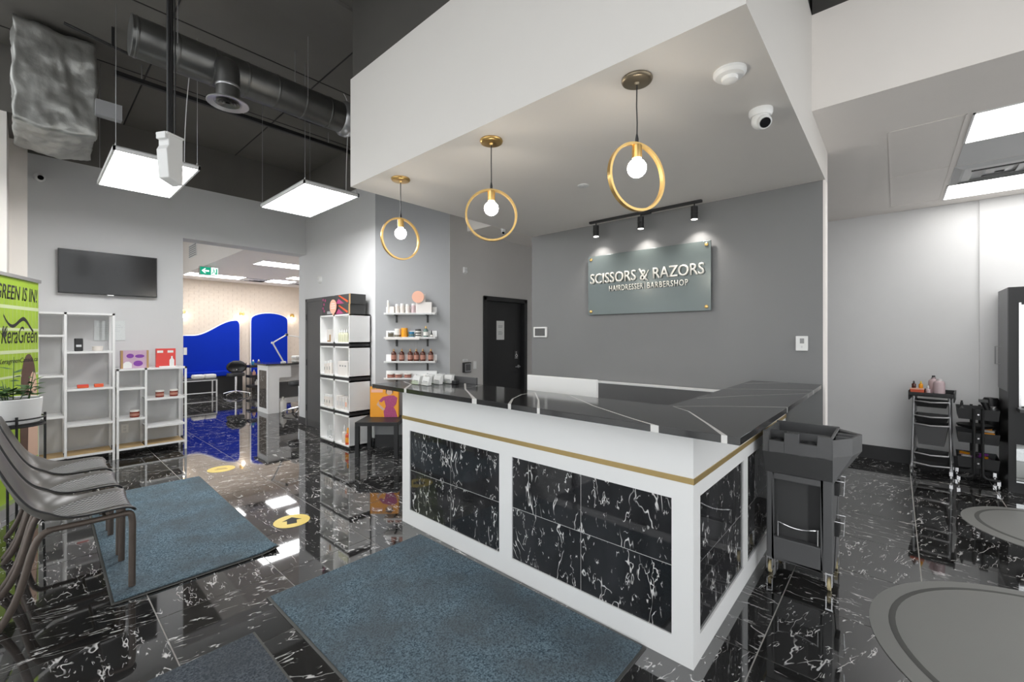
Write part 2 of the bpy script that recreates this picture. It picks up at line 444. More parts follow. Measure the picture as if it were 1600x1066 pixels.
def fillet(pts, r, n=5):
    """round the inner corners of a polyline"""
    pts = [Vector(p) for p in pts]; out = [pts[0]]
    for i in range(1, len(pts) - 1):
        a, b, c = pts[i - 1], pts[i], pts[i + 1]
        d1 = (a - b); d2 = (c - b); rr = min(r, d1.length * .49, d2.length * .49)
        p, q = b + d1.normalized() * rr, b + d2.normalized() * rr
        for k in range(n + 1):
            t = k / n
            out.append(p * (1 - t) ** 2 + b * 2 * t * (1 - t) + q * t * t)
    out.append(pts[-1]); return out

# ------------------------------------------------------------------ dimensions of the place (metres)
ZB, ZT = 2.70, 3.575          # underside and top of the reception bulkhead
XB, YR, YL = 1.75, 0.41, 3.32 # bulkhead front, right and left planes
XS = 4.12                     # sign wall
XSOF, ZR, XR = 3.40, 2.95, 6.82
YTV, XW, YDW = 7.40, 3.11, 4.48
ZC = 4.20
P0 = Vector((3.11, 5.23, 0))  # inner corner of the diagonal shelf wall
FW = Vector((math.cos(YAW), math.sin(YAW), 0)); RT = Vector((math.sin(YAW), -math.cos(YAW), 0))
P1 = P0 + RT * 1.0
YF, ZF = 13.45, 2.95          # far salon room

# ------------------------------------------------------------------ floor with one object per tile
fl = struct(MB().box(-.45, 7.3, -3.2, 13.8, -.12, -.004).build('floor', 'grout'))
TS = 0.6
tme = MB().box(-.2970, .2970, -.2970, .2970, -.0035, 0).mesh('floor_tile', 'tile')
cells = []
for i in range(-2, 12):
    for j in range(-6, 23):
        cx, cy = .455 + TS * (i + .5), .484 + TS * (j + .5)
        if cx - .3 < -.45 or cx + .3 > 7.3 or cy - .3 < -3.2 or cy + .3 > 13.8: continue
        dep = cx * FW.x + cy * FW.y; lat = cx * RT.x + cy * RT.y
        vis = dep > .6 and abs(lat) < dep * 1.187 + .45
        if cy > YTV and (cx < 1.2 or cx > 5.4): vis = False
        if cx > 3.4 and 4.6 < cy < YTV: vis = False
        if cx > XS and 1.0 < cy < YTV: vis = False
        if 2.1 < cx < XS - .1 and .9 < cy < 2.8: vis = False
        cells.append((0 if vis else 1, dep, cx, cy))
cells.sort()
rest = MB()
for k, (nv, dep, cx, cy) in enumerate(cells):
    if nv == 0 and k < 290: obj('floor_tile', tme, fl, (cx, cy, 0))
    else: rest.box(cx - .2970, cx + .2970, cy - .2970, cy + .2970, -.0035, 0)
# narrow cut tiles along the glass front
for j in range(-6, 23):
    cy = .484 + TS * (j + .5); rest.box(-.447, -.1475, cy - .2970, cy + .2970, -.0035, 0)
tag(rest.build('floor_tiles_beyond', 'tile', fl), kind='stuff')

# ------------------------------------------------------------------ walls
w = MB().box(-.45, 1.437, YTV, YTV + .28, 0, 3.58).box(1.437, XW + .14, YTV, YTV + .28, 2.85, 3.58)
w.m(1).box(-.45, XW + .14, YTV, YTV + .28, 3.58, ZC)
struct(w.build('wall_left', ['wall_lt', 'black_p']))
w = MB().box(XW, XW + .14, P0.y, YTV, 0, 3.58).box(XW, XW + .14, YTV, YTV + .28, 0, 2.85)
w.m(1).box(XW, XW + .14, P0.y, YTV, 3.58, ZC)
struct(w.build('wall_inner', ['wall_in', 'black_p']))
def slab_between(a, b, th, z0, z1, mb):
    d = (b - a).normalized(); n = Vector((-d.y, d.x, 0)) * th
    q = [a, b, b + n, a + n]
    mb.prism([(p.x, p.y) for p in q], 'z', z0, z1)
w = MB(); slab_between(P0, P1, .14, 0, 3.58, w); w.m(1); slab_between(P0, P1, .14, 3.58, ZC, w)
struct(w.build('wall_diagonal', ['wall_mid', 'black_p']))
DX0, DX1 = 4.46, 5.32         # washroom door opening
w = MB().box(P1.x, DX0 - .06, YDW, YDW + .14, 0, 3.58).box(DX1 + .06, XR, YDW, YDW + .14, 0, 3.58).box(DX0 - .06, DX1 + .06, YDW, YDW + .14, 2.07, 3.58)
w.m(1).box(P1.x, XR, YDW, YDW + .14, 3.58, ZC)
struct(w.build('wall_hall', ['wall_taupe', 'black_p']))
w = MB().box(XS, XS + .14, YR + .015, 3.34, 0, ZB + .02)
w.m(1).box(XS, XS + .145, YR, YR + .015, 0, ZB)
struct(w.build('wall_sign', ['wall_dk', 'wall_wh']))
w = MB().box(XR, XR + .15, -.67, YDW + .14, 0, 3.1).m(1).box(XR - .02, XR + .15, -3.2, -.67, 0, 3.1)
struct(w.build('wall_right', ['wall_rt', 'wall_rt']))
struct(MB().box(XSOF, XR + .15, -3.35, -3.2, 2.9, 4.6).box(XR - .4, XR + .15, -3.35, -3.2, 0, 2.9).build('wall_rear', 'wall_wh'))
w = MB().box(-.45, -.13, 6.2, YTV, 0, 3.58).box(-.13, 0, 7.0, YTV, 0, 3.58)
struct(w.build('wall_pilaster', 'wall_wh'))
struct(MB().box(-.6, 0.0, 6.2, YTV + .28, 3.58, ZC).build('wall_pilaster_top', 'black_p'))

# bulkhead above the desk: white box, black wall over it
w = MB().box(XB, XS + .145, YR, YL, ZB, ZT)
struct(w.build('ceiling_bulkhead', 'bulk'))
w = MB().box(XB + .012, XS + .145, YR + .012, YL - .012, ZT, 4.62)
struct(w.build('wall_above_bulkhead', 'black_w'))
# right-hand dropped ceiling with its white face, hall soffit
w = MB().box(XSOF, XR, -3.2, YR, ZR, ZT)
struct(w.build('ceiling_right', 'wall_wh'))
w = MB().box(XSOF + .012, XR, -3.2, YR, ZT, 4.62)
struct(w.build('wall_above_right', 'black_w'))
w = MB().box(XS - .03, XR, YR + .0, YDW, ZR, ZT)
w2 = MB().box(XS - .03, XR, YL, YDW, ZR, ZT).box(XS + .145, XR, YR, YL, ZR, ZT)
struct(w2.build('ceiling_hall', 'wall_wh'))
struct(MB().box(XS - .03, XR, YL, YDW + .14, ZT, ZC).build('wall_above_hall', 'black_p'))
# black ceilings
w = MB().box(-.6, XR + .15, 3.40, YTV + .28, ZC, ZC + .12)
cl = struct(w.build('ceiling', 'black_p'))
struct(MB().box(-.6, XR + .15, -3.35, 3.34, 4.50, 4.62).build('ceiling_front', 'black_p'))
struct(MB().box(-.6, XR + .15, 3.30, 3.46, ZC + .03, 4.62).build('trim_1', 'black_p'))
sm = MB()
for x in (.82, 2.07, 3.3): sm.box(x - .006, x + .006, 3.40, YTV, ZC - .004, ZC + .001)
for y in (4.6, 5.85): sm.box(-.4, 4.0, y - .006, y + .006, ZC - .004, ZC + .001)
sm.build('panel_joint', 'ink', cl)

# far salon room beyond the opening
w = MB().box(-.45, 8.0, YF, YF + .15, 0, 4.2)
struct(w.build('wall_far', 'brickp'))
# brick courses, picked out as a shallow relief on the far wall
bw = MB()
zz = .62; row = 0
while zz < 2.95:
    x = 2.3 + (row % 2) * .11
    while x < 5.9:
        bw.box(x, x + .205, YF - .006, YF, zz, zz + .063); x += .215
    zz += .072; row += 1
tag(bw.build('brick_courses', 'brickp', bpy.data.objects['wall_far']), kind='stuff')
w = MB().box(2.44, 8.0, YTV + .28, YF, ZF, ZF + .9)
struct(w.build('ceiling_far', 'wall_wh'))
struct(MB().box(-.45, 2.44, YTV + .28, YF, 3.85, 3.97).build('ceiling_far_high', 'black_p'))
struct(MB().box(-.6, -.45, YTV + .28, YF + .15, 3.4, 4.2).build('wall_far_left', 'wall_wh'))
struct(MB().box(8.0, 8.15, YTV + .1, YF + .15, 0, 4.2).build('wall_far_right', 'wall_wh'))
struct(MB().box(XW + .14, 8.0, YTV + .16, YTV + .28, 0, 3.9).build('wall_far_near', 'wall_wh'))

# baseboards
b = MB().box(0, 1.437, YTV - .012, YTV, 0, .11); struct(b.build('baseboard_left', 'base_dk'))
b = MB().box(XW - .012, XW, P0.y, YTV + .28, 0, .11); struct(b.build('baseboard_inner', 'base_dk'))
b = MB(); slab_between(P1 - FW * .012, P0 - FW * .012, -.012, 0, .16, b); struct(b.build('baseboard_diagonal', 'base_dk'))
b = MB().box(P1.x, DX0 - .06, YDW - .012, YDW, 0, .12).box(DX1 + .06, XR, YDW - .012, YDW, 0, .12); struct(b.build('baseboard_hall', 'base_dk'))
b = MB().box(XR - .014, XR, -.67, YDW, 0, .16).box(XR - .034, XR - .02, -3.2, -.67, 0, .16); struct(b.build('baseboard_right', 'base_dk'))
b = MB().box(XS - .012, XS, YR, 3.34, 0, .12); struct(b.build('baseboard_sign', 'base_dk'))

# ------------------------------------------------------------------ glazed shop front along the left, daylight comes through it
struct(MB().box(-.55, -.45, -3.3, 6.2, 4.35, 4.62).build('wall_front', 'black_p'))
struct(MB().box(-.55, -.45, -3.3, 6.2, -.12, .06).box(-.45, 6.42, -3.3, -3.2, -.12, .06).build('trim_2', 'steel'))
struct(MB().box(-.45, XSOF, -3.3, -3.2, 4.35, 4.62).build('wall_front_return', 'black_p'))
def window(n, loc, rz, h, top):
    wn = thing('window_%d' % n, loc, rz, kind='structure')
    for (a, c, e, f) in ((-h, -h + .03, 0, top), (h - .03, h, 0, top), (-h, h, 0, .04), (-h, h, top - .04, top), (-h, h, 2.3, 2.34)):
        MB().box(-.04, .04, a, c, e, f).build('frame_bar', 'steel', wn)
    MB().box(-.004, .004, -h + .03, h - .03, .04, 2.3).build('pane', 'glass', wn)
    if top > 2.9: MB().box(-.004, .004, -h + .03, h - .03, 2.34, top - .04).build('pane', 'glass', wn)
    else: MB().box(-.004, .004, -h + .03, h - .03, 2.34, top - .04).build('pane', 'glass', wn)
nw = 0
for i in range(6):
    nw += 1; window(nw, (-.5, -3.2 + 9.4 * (i + .5) / 6, .06), 0, 9.4 / 12, 4.29)
for i in range(3):
    nw += 1; window(nw, (-.5, YTV + .28 + 5.9 * (i + .5) / 3, .0), 0, 5.9 / 6, 3.4)  # unseen far room glazing, added to let daylight in
for i in range(2):
    nw += 1; window(nw, (-.45 + 3.85 * (i + .5) / 2, -3.25, .06), PI / 2, 3.85 / 4, 4.29)  # unseen rear glazing, added full height to brighten the walls facing it
for i in range(2):
    nw += 1; window(nw, (XSOF + 3.02 * (i + .5) / 2, -3.25, .06), PI / 2, 3.02 / 4, 2.84)
struct(MB().box(-40, 40, -40, -3.4, -.2, -.13).box(-40, -.6, -3.4, 40, -.2, -.13).build('ground', 'bounce_paving'))

# ------------------------------------------------------------------ doors
d1 = thing('door_1', ((DX0 + DX1) / 2, YDW, 0), kind='structure')
hw = (DX1 - DX0) / 2
MB().box(-hw - .06, -hw, -.02, .1, 0, 2.07).box(hw, hw + .06, -.02, .1, 0, 2.07).box(-hw - .06, hw + .06, -.02, .1, 2.01, 2.07).build('frame', 'doorblk', d1, bevel=.004)
lf = MB().box(-hw, hw, .06, .1, 0.005, 2.01).build('leaf', 'doorblk', d1)
hd = MB().disc((hw - .07, .052, 1.0), .026, .008, 16, 'y').tube([(hw - .07, .055, 1.0), (hw - .07, .02, 1.0), (hw - .18, .02, 1.0)], .009, 8)
hd.build('lever_handle', 'steel', lf, smooth=True)
d2 = thing('door_2', (XW, 6.9, 0), kind='structure')
MB().box(-.02, .0, -.48, -.43, 0, 2.10).box(-.02, .0, .43, .48, 0, 2.10).box(-.02, .0, -.48, .48, 2.05, 2.10).build('frame', 'doorgry', d2)
lf = MB().box(-.012, .0, -.43, .43, .005, 2.05).build('leaf', 'doorgry', d2)
for z in (.3, 1.05, 1.8): MB().tube([(-.024, .43, z - .05), (-.024, .43, z + .05)], .007, 8).build('hinge', 'base_dk', lf)

# ------------------------------------------------------------------ reception desk
desk = thing('reception_desk', (1.96, .67, 0), label='long white reception desk with black marble panels and a gold strip', cat='desk')
DK = Vector((1.96, .67, 0))
def loc_box(mb, x0, x1, y0, y1, z0, z1): return mb.box(x0 - DK.x, x1 - DK.x, y0 - DK.y, y1 - DK.y, z0, z1)
ZK = 1.076
bd = MB()
loc_box(bd, 1.975, 2.08, .685, 2.91, 0, ZK)          # front core
loc_box(bd, 2.08, 4.10, .685, .80, 0, ZK)            # right wing core
loc_box(bd, 2.08, 2.28, 2.80, 2.91, 0, ZK)           # left end
bd.build('carcass', 'white', desk)
fr = MB()
for (y0, y1) in ((.67, .768), (1.74, 1.847), (2.811, 2.91)): loc_box(fr, 1.96, 1.976, y0, y1, .115, .74)
loc_box(fr, 1.96, 1.976, .67, 2.91, 0, .115)
loc_box(fr, 1.96, 1.976, .67, 2.91, .74, ZK)
fr.build('front_frame', 'white', desk)
XP = [(2.05, 2.81), (2.90, 3.62), (3.71, 4.02)]
fr = MB()
prev = 1.976
for (a, c) in XP:
    loc_box(fr, prev, a, .67, .686, .115, .75); prev = c
loc_box(fr, prev, 4.10, .67, .686, .115, .75)
loc_box(fr, 1.976, 4.10, .67, .686, 0, .115); loc_box(fr, 1.976, 4.10, .67, .686, .75, ZK)
fr.build('side_frame', 'white', desk)
def tiles(y0, y1, z0, z1, n, m, put):
    for i in range(n):
        for k in range(m):
            a, c = y0 + (y1 - y0) * i / n, y0 + (y1 - y0) * (i + 1) / n
            e, f = z0 + (z1 - z0) * k / m, z0 + (z1 - z0) * (k + 1) / m
            put(a + (.0020 if i else 0), c - (.0020 if i < n - 1 else 0), e + (.0020 if k else 0), f - (.0020 if k < m - 1 else 0))
def front_tile(a, c, e, f):
    mb = MB(); loc_box(mb, 1.9685, 1.9755, a, c, e, f); mb.build('marble_panel', 'ptile', desk)
def side_tile(a, c, e, f):
    mb = MB(); loc_box(mb, a, c, .6785, .6855, e, f); mb.build('marble_panel', 'ptile', desk)
tiles(1.847, 2.811, .115, .74, 2, 2, front_tile)
tiles(.768, 1.74, .115, .74, 2, 2, front_tile)
for (a, c) in XP: tiles(a, c, .115, .75, 2 if c - a > .5 else 1, 2, side_tile)
jn = MB(); loc_box(jn, 1.9705, 1.9752, .77, 1.74, .115, .74); loc_box(jn, 1.9705, 1.9752, 1.85, 2.81, .115, .74)
for (a, c) in XP: loc_box(jn, a, c, .6805, .6852, .115, .75)
jn.build('panel_joint', 'grout_dk', desk)
g = MB(); loc_box(g, 1.955, 1.961, .665, 2.91, .823, .849); loc_box(g, 1.955, 4.10, .665, .671, .823, .849)
g.build('gold_strip', 'goldtrim', desk)
ws = MB(); loc_box(ws, 2.08, 2.78, .80, 2.80, .70, .735); loc_box(ws, 2.78, 4.05, .80, 1.30, .70, .735)
ws.build('work_surface', 'white', desk)
up = MB(); loc_box(up, 2.285, 2.305, 2.40, 2.76, 1.106, 1.158)
up.build('rear_upstand', 'doorgry', desk, bevel=.002)

# stone top: L of one slab with inlaid white veins
st = thing('stone_countertop', (1.75, .43, ZK), label='black stone countertop with bold white veins lying on the reception desk', cat='countertop')
L0 = [(1.75, .43), (4.105, .43), (4.105, .92), (2.30, .92), (2.30, 3.0), (1.75, 3.0)]
MB().prism([(x - 1.75, y - .43) for x, y in L0], 'z', 0, .03).build('slab', 'slab', st, bevel=.002)
def vein(pts, ws, wrap=None):
    """ribbon inlay on the top face; wrap continues it down the front edge"""
    pts = [Vector((x - 1.75, y - .43, 0)) for x, y in pts]
    vs = []; fs = []
    n = len(pts)
    for i, p in enumerate(pts):
        t = (pts[min(i + 1, n - 1)] - pts[max(i - 1, 0)]).normalized(); s = Vector((-t.y, t.x, 0)) * ws[i] / 2
        if wrap and i == n - 1: s = Vector((0, 1, 0)) * ws[i] / 2 if wrap == 'x' else Vector((1, 0, 0)) * ws[i] / 2
        if wrap and i == n - 1 and s.dot(Vector((-t.y, t.x, 0))) < 0: s = -s
        vs += [p + s, p - s]
    vs = [Vector((v.x, v.y, .0304)) for v in vs]
    for i in range(n - 1): fs.append((2 * i, 2 * i + 1, 2 * i + 3, 2 * i + 2))
    if wrap:
        o = len(vs); a, c = vs[-2], vs[-1]
        sh = Vector((-.0004, 0, 0)) if wrap == 'x' else Vector((0, -.0004, 0))
        vs += [a + sh, c + sh, a + sh - Vector((0, 0, .030)), c + sh - Vector((0, 0, .030))]
        fs += [(o - 2, o - 1, o + 1, o), (o, o + 1, o + 3, o + 2)]
    mb = MB().add(vs, fs); mb.build('white_vein', 'vein', st)
VE = [
    ([(2.03, 2.98), (1.997, 2.907), (1.944, 2.755), (1.75, 2.55)], [.008, .010, .014, .028], 'x'),
    ([(2.29, 2.514), (2.024, 2.218), (1.867, 2.001), (1.75, 1.84)], [.016, .012, .013, .040], 'x'),
    ([(2.23, 1.759), (2.085, 1.756), (1.909, 1.675), (1.75, 1.56)], [.006, .008, .010, .022], 'x'),
    ([(2.23, 1.759), (1.966, 1.526), (1.75, 1.36)], [.006, .010, .018], 'x'),
    ([(2.298, 1.554), (2.015, 1.195), (1.823, .902), (1.75, .76)], [.006, .009, .012, .036], 'x'),
    ([(2.286, .891), (2.189, .774), (1.923, .596), (1.75, .485)], [.006, .009, .012, .022], 'x'),
    ([(2.286, .891), (2.454, .717), (2.672, .43)], [.006, .007, .012], 'y'),
    ([(2.68, .897), (3.017, .71), (3.403, .43)], [.006, .008, .012], 'y'),
    ([(3.30, .915), (3.5, .646), (3.635, .43)], [.008, .010, .014], 'y'),
    ([(3.784, .90), (4.09, .66)], [.010, .014], None),
    ([(2.29, 2.33), (2.12, 2.27), (1.98, 2.30), (1.80, 2.20)], [.004, .003, .004, .003], None)]
for pts, ws, wr in VE: vein(pts, ws, wr)
def settle(root, k, sy):
    # the desk stands slightly off square to the walls and its front run is a touch longer
    for o in root.children:
        for v in o.data.vertices:
            v.co.y *= sy if v.co.y > .55 else 1.0
            v.co.x += k * max(0, v.co.y)
settle(desk, .018, 1.022); settle(st, .022, 1.035)

# grey ledge panel on the sign wall behind the desk
t = thing('back_ledge', (4.06, 1.8, 0), label='low grey back panel with pale top edge against the charcoal sign wall', cat='panel')
MB().box(-.04, .045, -.85, .85, 0, .99).build('panel', 'doorgry', t)
MB().box(-.045, .045, -.86, .86, .99, 1.005).build('top_edge', 'wall_lt', t)

# white computer on the staff side
t = thing('desktop_computer', (2.56, 1.81, .735), label='white back of a desktop computer screen standing behind the countertop', cat='computer')
MB().box(-.012, .014, -.305, .305, .09, .452).build('screen_back', 'white_pl', t, bevel=.006)
MB().box(.014, .018, -.295, .295, .17, .442).build('display', 'screen', t)
MB().prism([(-.08, 0), (.09, 0), (.09, .006), (.0, .012), (-.03, .22), (-.045, .22), (-.02, .012), (-.08, .006)], 'y', -.09, .09).build('stand', 'steel', t)

# business card holders on the counter
def card_holder(x, y, rz, label):
    t = thing('card_holder', (x, y, 1.106), rz, label, 'card holder', 'card holders on the reception counter')
    MB().prism([(-.03, 0), (.035, 0), (.035, .003), (-.027, .003), (-.022, .03), (-.025, .03)], 'y', -.05, .05).build('acrylic_stand', 'clear', t)
    MB().prism([(.033, .003), (.036, .003), (.022, .075), (.019, .075)], 'y', -.05, .05).build('backrest', 'clear', t)
    c = MB().prism([(-.022, .004), (.010, .004), (.020, .066), (-.004, .066)], 'y', -.046, .046).build('card_stack', 'paper', t)
    MB().box(-.0165, -.0125, -.03, .03, .030, .034).build('printed_line', 'inkg', c)
PX = [((2.03, 2.80), 'front left'), ((2.03, 2.68), 'front right'), ((2.14, 2.80), 'middle left'), ((2.14, 2.68), 'middle right'), ((2.24, 2.79), 'rear left'), ((2.24, 2.67), 'rear right')]
for (x, y), s in PX: card_holder(x, y, random.uniform(-.12, .12), 'clear business card holder, %s of the cluster on the black countertop' % s)
t = thing('card_terminal', (2.22, 2.57, 1.106), .1, 'small black box beside the card holders on the countertop', 'terminal')
MB().box(-.02, .02, -.02, .02, 0, .03).build('body', 'black', t, bevel=.003); MB().box(-.014, .014, -.014, .014, .03, .032).build('keypad', 'dkgrey', t)

# ------------------------------------------------------------------ pendants
def pendant(y, rz, canopy, label):
    t = thing('pendant_lamp', (1.918, y, ZB), 0, label, 'pendant lamp', 'ring pendants over the reception desk')
    MB().lathe((0, 0, 0), [(.069, 0), (.072, -.006), (.068, -.015), (.060, -.019), (.012, -.020), (.008, -.030), (0, -.031)], 28).build('canopy', canopy, t, smooth=True)
    c = MB().tube([(0, 0, -.03), (.001, .002, -.13), (-.001, -.002, -.21), (0, 0, -.30)], .0032, 8); c.lathe((0, 0, 0), [(.004, -.262), (.008, -.285), (.008, -.30)], 10)
    c.build('cord', 'black', t, smooth=True)
    ring = MB(); R0, R1, hw = .150, .162, .011; seg = 56; vs = []; fs = []
    ca, sa = math.cos(rz), math.sin(rz)
    for k in range(seg):
        a = 2 * PI * k / seg
        for (r, o) in ((R0, -hw), (R0, hw), (R1, hw), (R1, -hw)):
            q = r * math.cos(a); vs.append((o * ca - q * sa, o * sa + q * ca, -.465 + r * math.sin(a)))
        for i in range(4): fs.append((k * 4 + i, k * 4 + (i + 1) % 4, ((k + 1) % seg) * 4 + (i + 1) % 4, ((k + 1) % seg) * 4 + i))
    ring.add(vs, fs).build('ring', 'gold', t, smooth=30)
    MB().lathe((0, 0, 0), [(.022, -.315), (.023, -.32), (.023, -.378), (.019, -.380)], 20).build('socket', 'gold', t, smooth=True)
    bb = MB().sphere((0, 0, -.423), .044, 20, 14).build('bulb', 'bulb_e', t, smooth=True)
    MB().lathe((0, 0, 0), [(.019, -.376), (.020, -.392), (.017, -.396)], 16).build('bulb_cap', 'white_pl', bb, smooth=True)
pendant(2.86, 1.47, 'gold', 'gold ring pendant farthest from the camera, nearest the wall shelves')
pendant(1.88, .87, 'gold', 'middle gold ring pendant of the three over the desk')
pendant(.916, 1.14, 'bronze', 'nearest gold ring pendant, hanging from a darker bronze canopy')

# track with three spots
t = thing('track_light', (3.99, 1.865, ZB), 0, 'black track light with three spot heads above the salon sign', 'track light')
MB().box(-.018, .018, -.575, .575, -.022, 0).build('rail', 'blackm', t, bevel=.002)
MB().box(-.02, .02, -.10, .0, -.032, 0).build('feed_box', 'blackm', t)
for i, y in enumerate((.50, .0, -.51)):
    h = MB().lathe((0, y, 0), [(.006, -.02), (.006, -.055)], 8)
    h.lathe((0, y, 0), [(.0, -.05), (.030, -.052), (.030, -.105), (.032, -.107), (.032, -.112), (.030, -.114), (.030, -.165)], 18)
    hd = h.build('spot_head', 'blackm', t, smooth=30)
    MB().disc((0, y, -.166), .026, .004, 18).build('lens', 'spot_e', hd)
    ld = bpy.data.lights.new('track_spot', 'SPOT'); ld.energy = E_SPOT; ld.spot_size = math.radians(104); ld.spot_blend = .9; ld.shadow_soft_size = .025; ld.color = (1, .95, .88)
    lo = bpy.data.objects.new('track_spot', ld); COL.objects.link(lo); lo.parent = hd
    lo.location = (0, y, -.172); lo.rotation_euler = (0, math.radians(-12), 0)

# salon sign
t = thing('wall_sign', (XS, 1.879, 1.715), 0, 'grey glass sign reading SCISSORS & RAZORS on the charcoal wall', 'sign')
MB().box(-.040, -.028, -.638, .638, 0, .633).build('glass_plate', 'signglass', t, bevel=.0015)
for y in (-.60, .60):
    for z in (.035, .598):
        MB().lathe((0, y, z), [(.011, 0), (.011, -.030), (.016, -.040), (.016, -.046), (.012, -.049)], 16, 'x').build('standoff', 'gold', t, smooth=True)
RY, UZ = (0, -1, 0), (0, 0, 1)
text_obj('lettering', 'SCISSORS', 'letters', t, (-.047, .600, .330), RY, UZ, .525, .108, .014, bold=.006)
text_obj('lettering', 'RAZORS', 'letters', t, (-.047, -.105, .330), RY, UZ, .480, .108, .014, bold=.006)
amp = text_obj('ampersand', '&', 'letters', t, (-.047, .028, .322), RY, UZ, .075, .105, .014, bold=.006)
sc2 = MB().tube([(-.053, .040, .440), (-.053, -.002, .375), (-.053, -.052, .318)], [.010, .008, .003], 6).tube([(-.053, -.060, .420), (-.053, -.025, .365), (-.053, -.006, .330)], [.005, .004, .003], 6)
sc2.build('razor_mark', 'letters', amp)
text_obj('lettering', 'HAIRDRESSER', 'letters', t, (-.047, .372, .240), RY, UZ, .375, .058, .010, bold=.003, spacing=1.15)
text_obj('lettering', 'BARBERSHOP', 'letters', t, (-.047, -.045, .240), RY, UZ, .395, .058, .010, bold=.003, spacing=1.15)
MB().box(-.049, -.040, -.022, -.017, .232, .305).build('divider_bar', 'letters', t)

# controls on the sign wall
def plate(name, label, cat, loc, w_, h_, face, inner):
    """small wall device; face 'x' looks to -X, 'y' looks to -Y"""
    t = thing(name, loc, 0 if face == 'x' else -PI / 2, label, cat)
    MB().box(-.022, 0, -w_ / 2, w_ / 2, -h_ / 2, h_ / 2).build('cover', 'white_pl', t, bevel=.004)
    for (mname, nm, y0, y1, z0, z1) in inner: MB().box(-.0245, -.021, y0, y1, z0, z1).build(nm, mname, t)
    return t
plate('thermostat', 'white wall thermostat near the right end of the charcoal wall', 'thermostat', (XS, .561, 1.425), .082, .118, 'x', [('inkg', 'display', -.016, .012, .0, .04), ('wall_lt', 'button', -.006, .004, -.035, -.02)])
plate('alarm_keypad', 'white alarm touchscreen at the left end of the charcoal wall', 'keypad', (XS, 3.20, 1.533), .20, .125, 'x', [('doorgry', 'display', -.075, .075, -.045, .045)])

# ------------------------------------------------------------------ ceiling services over the waiting area
def susp_panel(x0, x1, y0, y1, label):
    t = thing('led_panel', ((x0 + x1) / 2, (y0 + y1) / 2, 3.0), 0, label, 'light', 'suspended panel lights in the waiting area')
    hx, hy = (x1 - x0) / 2, (y1 - y0) / 2
    MB().box(-hx, hx, -hy, -hy + .016, 0, .035).box(-hx, hx, hy - .016, hy, 0, .035).box(-hx, -hx + .016, -hy, hy, 0, .035).box(hx - .016, hx, -hy, hy, 0, .035).box(-hx, hx, -hy, hy, .03, .037).build('frame', 'white_m', t)
    MB().box(-hx + .016, hx - .016, -hy + .016, hy - .016, .004, .010).build('diffuser', 'panel_e', t)
    for sx in (-1, 1):
        for sy in (-1, 1):
            w = MB().tube([(sx * (hx - .02), sy * (hy - .02), .035), (sx * (hx - .02), sy * (hy - .02), ZC - 3.0)], .0022, 6)
            w.lathe((sx * (hx - .02), sy * (hy - .02), 0), [(.006, .035), (.006, .06), (.003, .065)], 8)
            w.build('hanging_wire', 'steel', t)
    c = bez((hx - .10, -hy + .10, .037), (hx - .10, -hy + .10, .8), (hx - .02, -hy + .10, 1.0), (hx - .05, -hy + .25, ZC - 3.0), 12)
    MB().tube(c, .0035, 6).build('power_cable', 'white_pl', t, smooth=True)
susp_panel(.46, 1.05, 4.74, 5.96, 'lit suspended panel light left of centre, behind the hanging white box')
susp_panel(1.815, 2.405, 4.37, 5.58, 'lit suspended panel light beside the white bulkhead')

t = thing('spiral_duct', (.49, 4.12, 3.655), 0, 'grey round ventilation duct running under the black ceiling', 'duct')
MB().lathe((0, 0, 0), [(.135, 0), (.14, .002), (.14, 3.2)], 28, 'x').build('pipe', 'duct', t, smooth=30)
for k in range(15):
    x = .03 + k * .235
    MB().lathe((x, 0, 0), [(.1405, -.010), (.1435, -.006), (.1435, .006), (.1405, .010)], 28, 'x').build('seam_band', 'duct', t, smooth=True)
el = MB().lathe((1.60, 0, 0), [(.142, -.03), (.165, 0), (.165, .06), (.142, .09)], 28, 'x').build('collar', 'steel', t, smooth=True)
nk = MB().tube(fillet([(.565, .0, -.02), (.565, -.17, -.03), (.565, -.17, -.32)], .13, 7), .083, 18).build('branch_elbow', 'duct', t, smooth=True)
MB().lathe((.565, -.17, -.20), [(.0835, -.010), (.0865, 0), (.0835, .010)], 18).build('clamp_band', 'steel', nk, smooth=True)
df = MB().lathe((.565, -.17, -.315), [(.08, .01), (.09, .0), (.142, -.012), (.145, -.018), (.140, -.022), (.095, -.012), (.093, -.006)], 28).build('round_diffuser', 'steel', t, smooth=40)
dv = MB()
for r in (.022, .045, .068): dv.lathe((.565, -.17, -.322), [(r, 0), (r + .014, -.010), (r + .012, -.012), (r - .002, -.002)], 22)
dv.build('diffuser_ring', 'duct', df, smooth=True)
for x in (.25, 1.2, 2.2):
    for y in (-.142, .142): MB().tube([(x, y, 0), (x, y, ZC - 3.655)], .003, 6).build('hanger_strap', 'steel', t)

t = thing('strut_channel', (.56, 5.64, 4.03), 0, 'long black strut rail under the ceiling behind the duct', 'rail')
MB().box(0, 2.54, -.02, .02, -.02, .02).build('rail', 'blackm', t)
MB().box(0, 2.54, .02, .024, -.02, -.012).build('lip', 'duct', t)
for x in (.2, 1.1, 2.1): MB().tube([(x, 0, .02), (x, 0, .2)], .005, 6).build('threaded_rod', 'steel', t)
t = thing('ceiling_cable', (.2, 5.15, 4.03), 0, 'black cable looped along the ceiling between duct and rail', 'cable')
MB().tube([(0, 0, .05), (.4, .02, .0), (.9, -.02, -.02), (1.4, .02, 0), (2.0, 0, -.03), (2.8, 0, .02)], .012, 8).build('conduit', 'black', t, smooth=True)
for x in (.3, 1.3, 2.3): MB().box(x - .01, x + .01, -.015, .015, .0, .17).build('cable_clip', 'black', t)

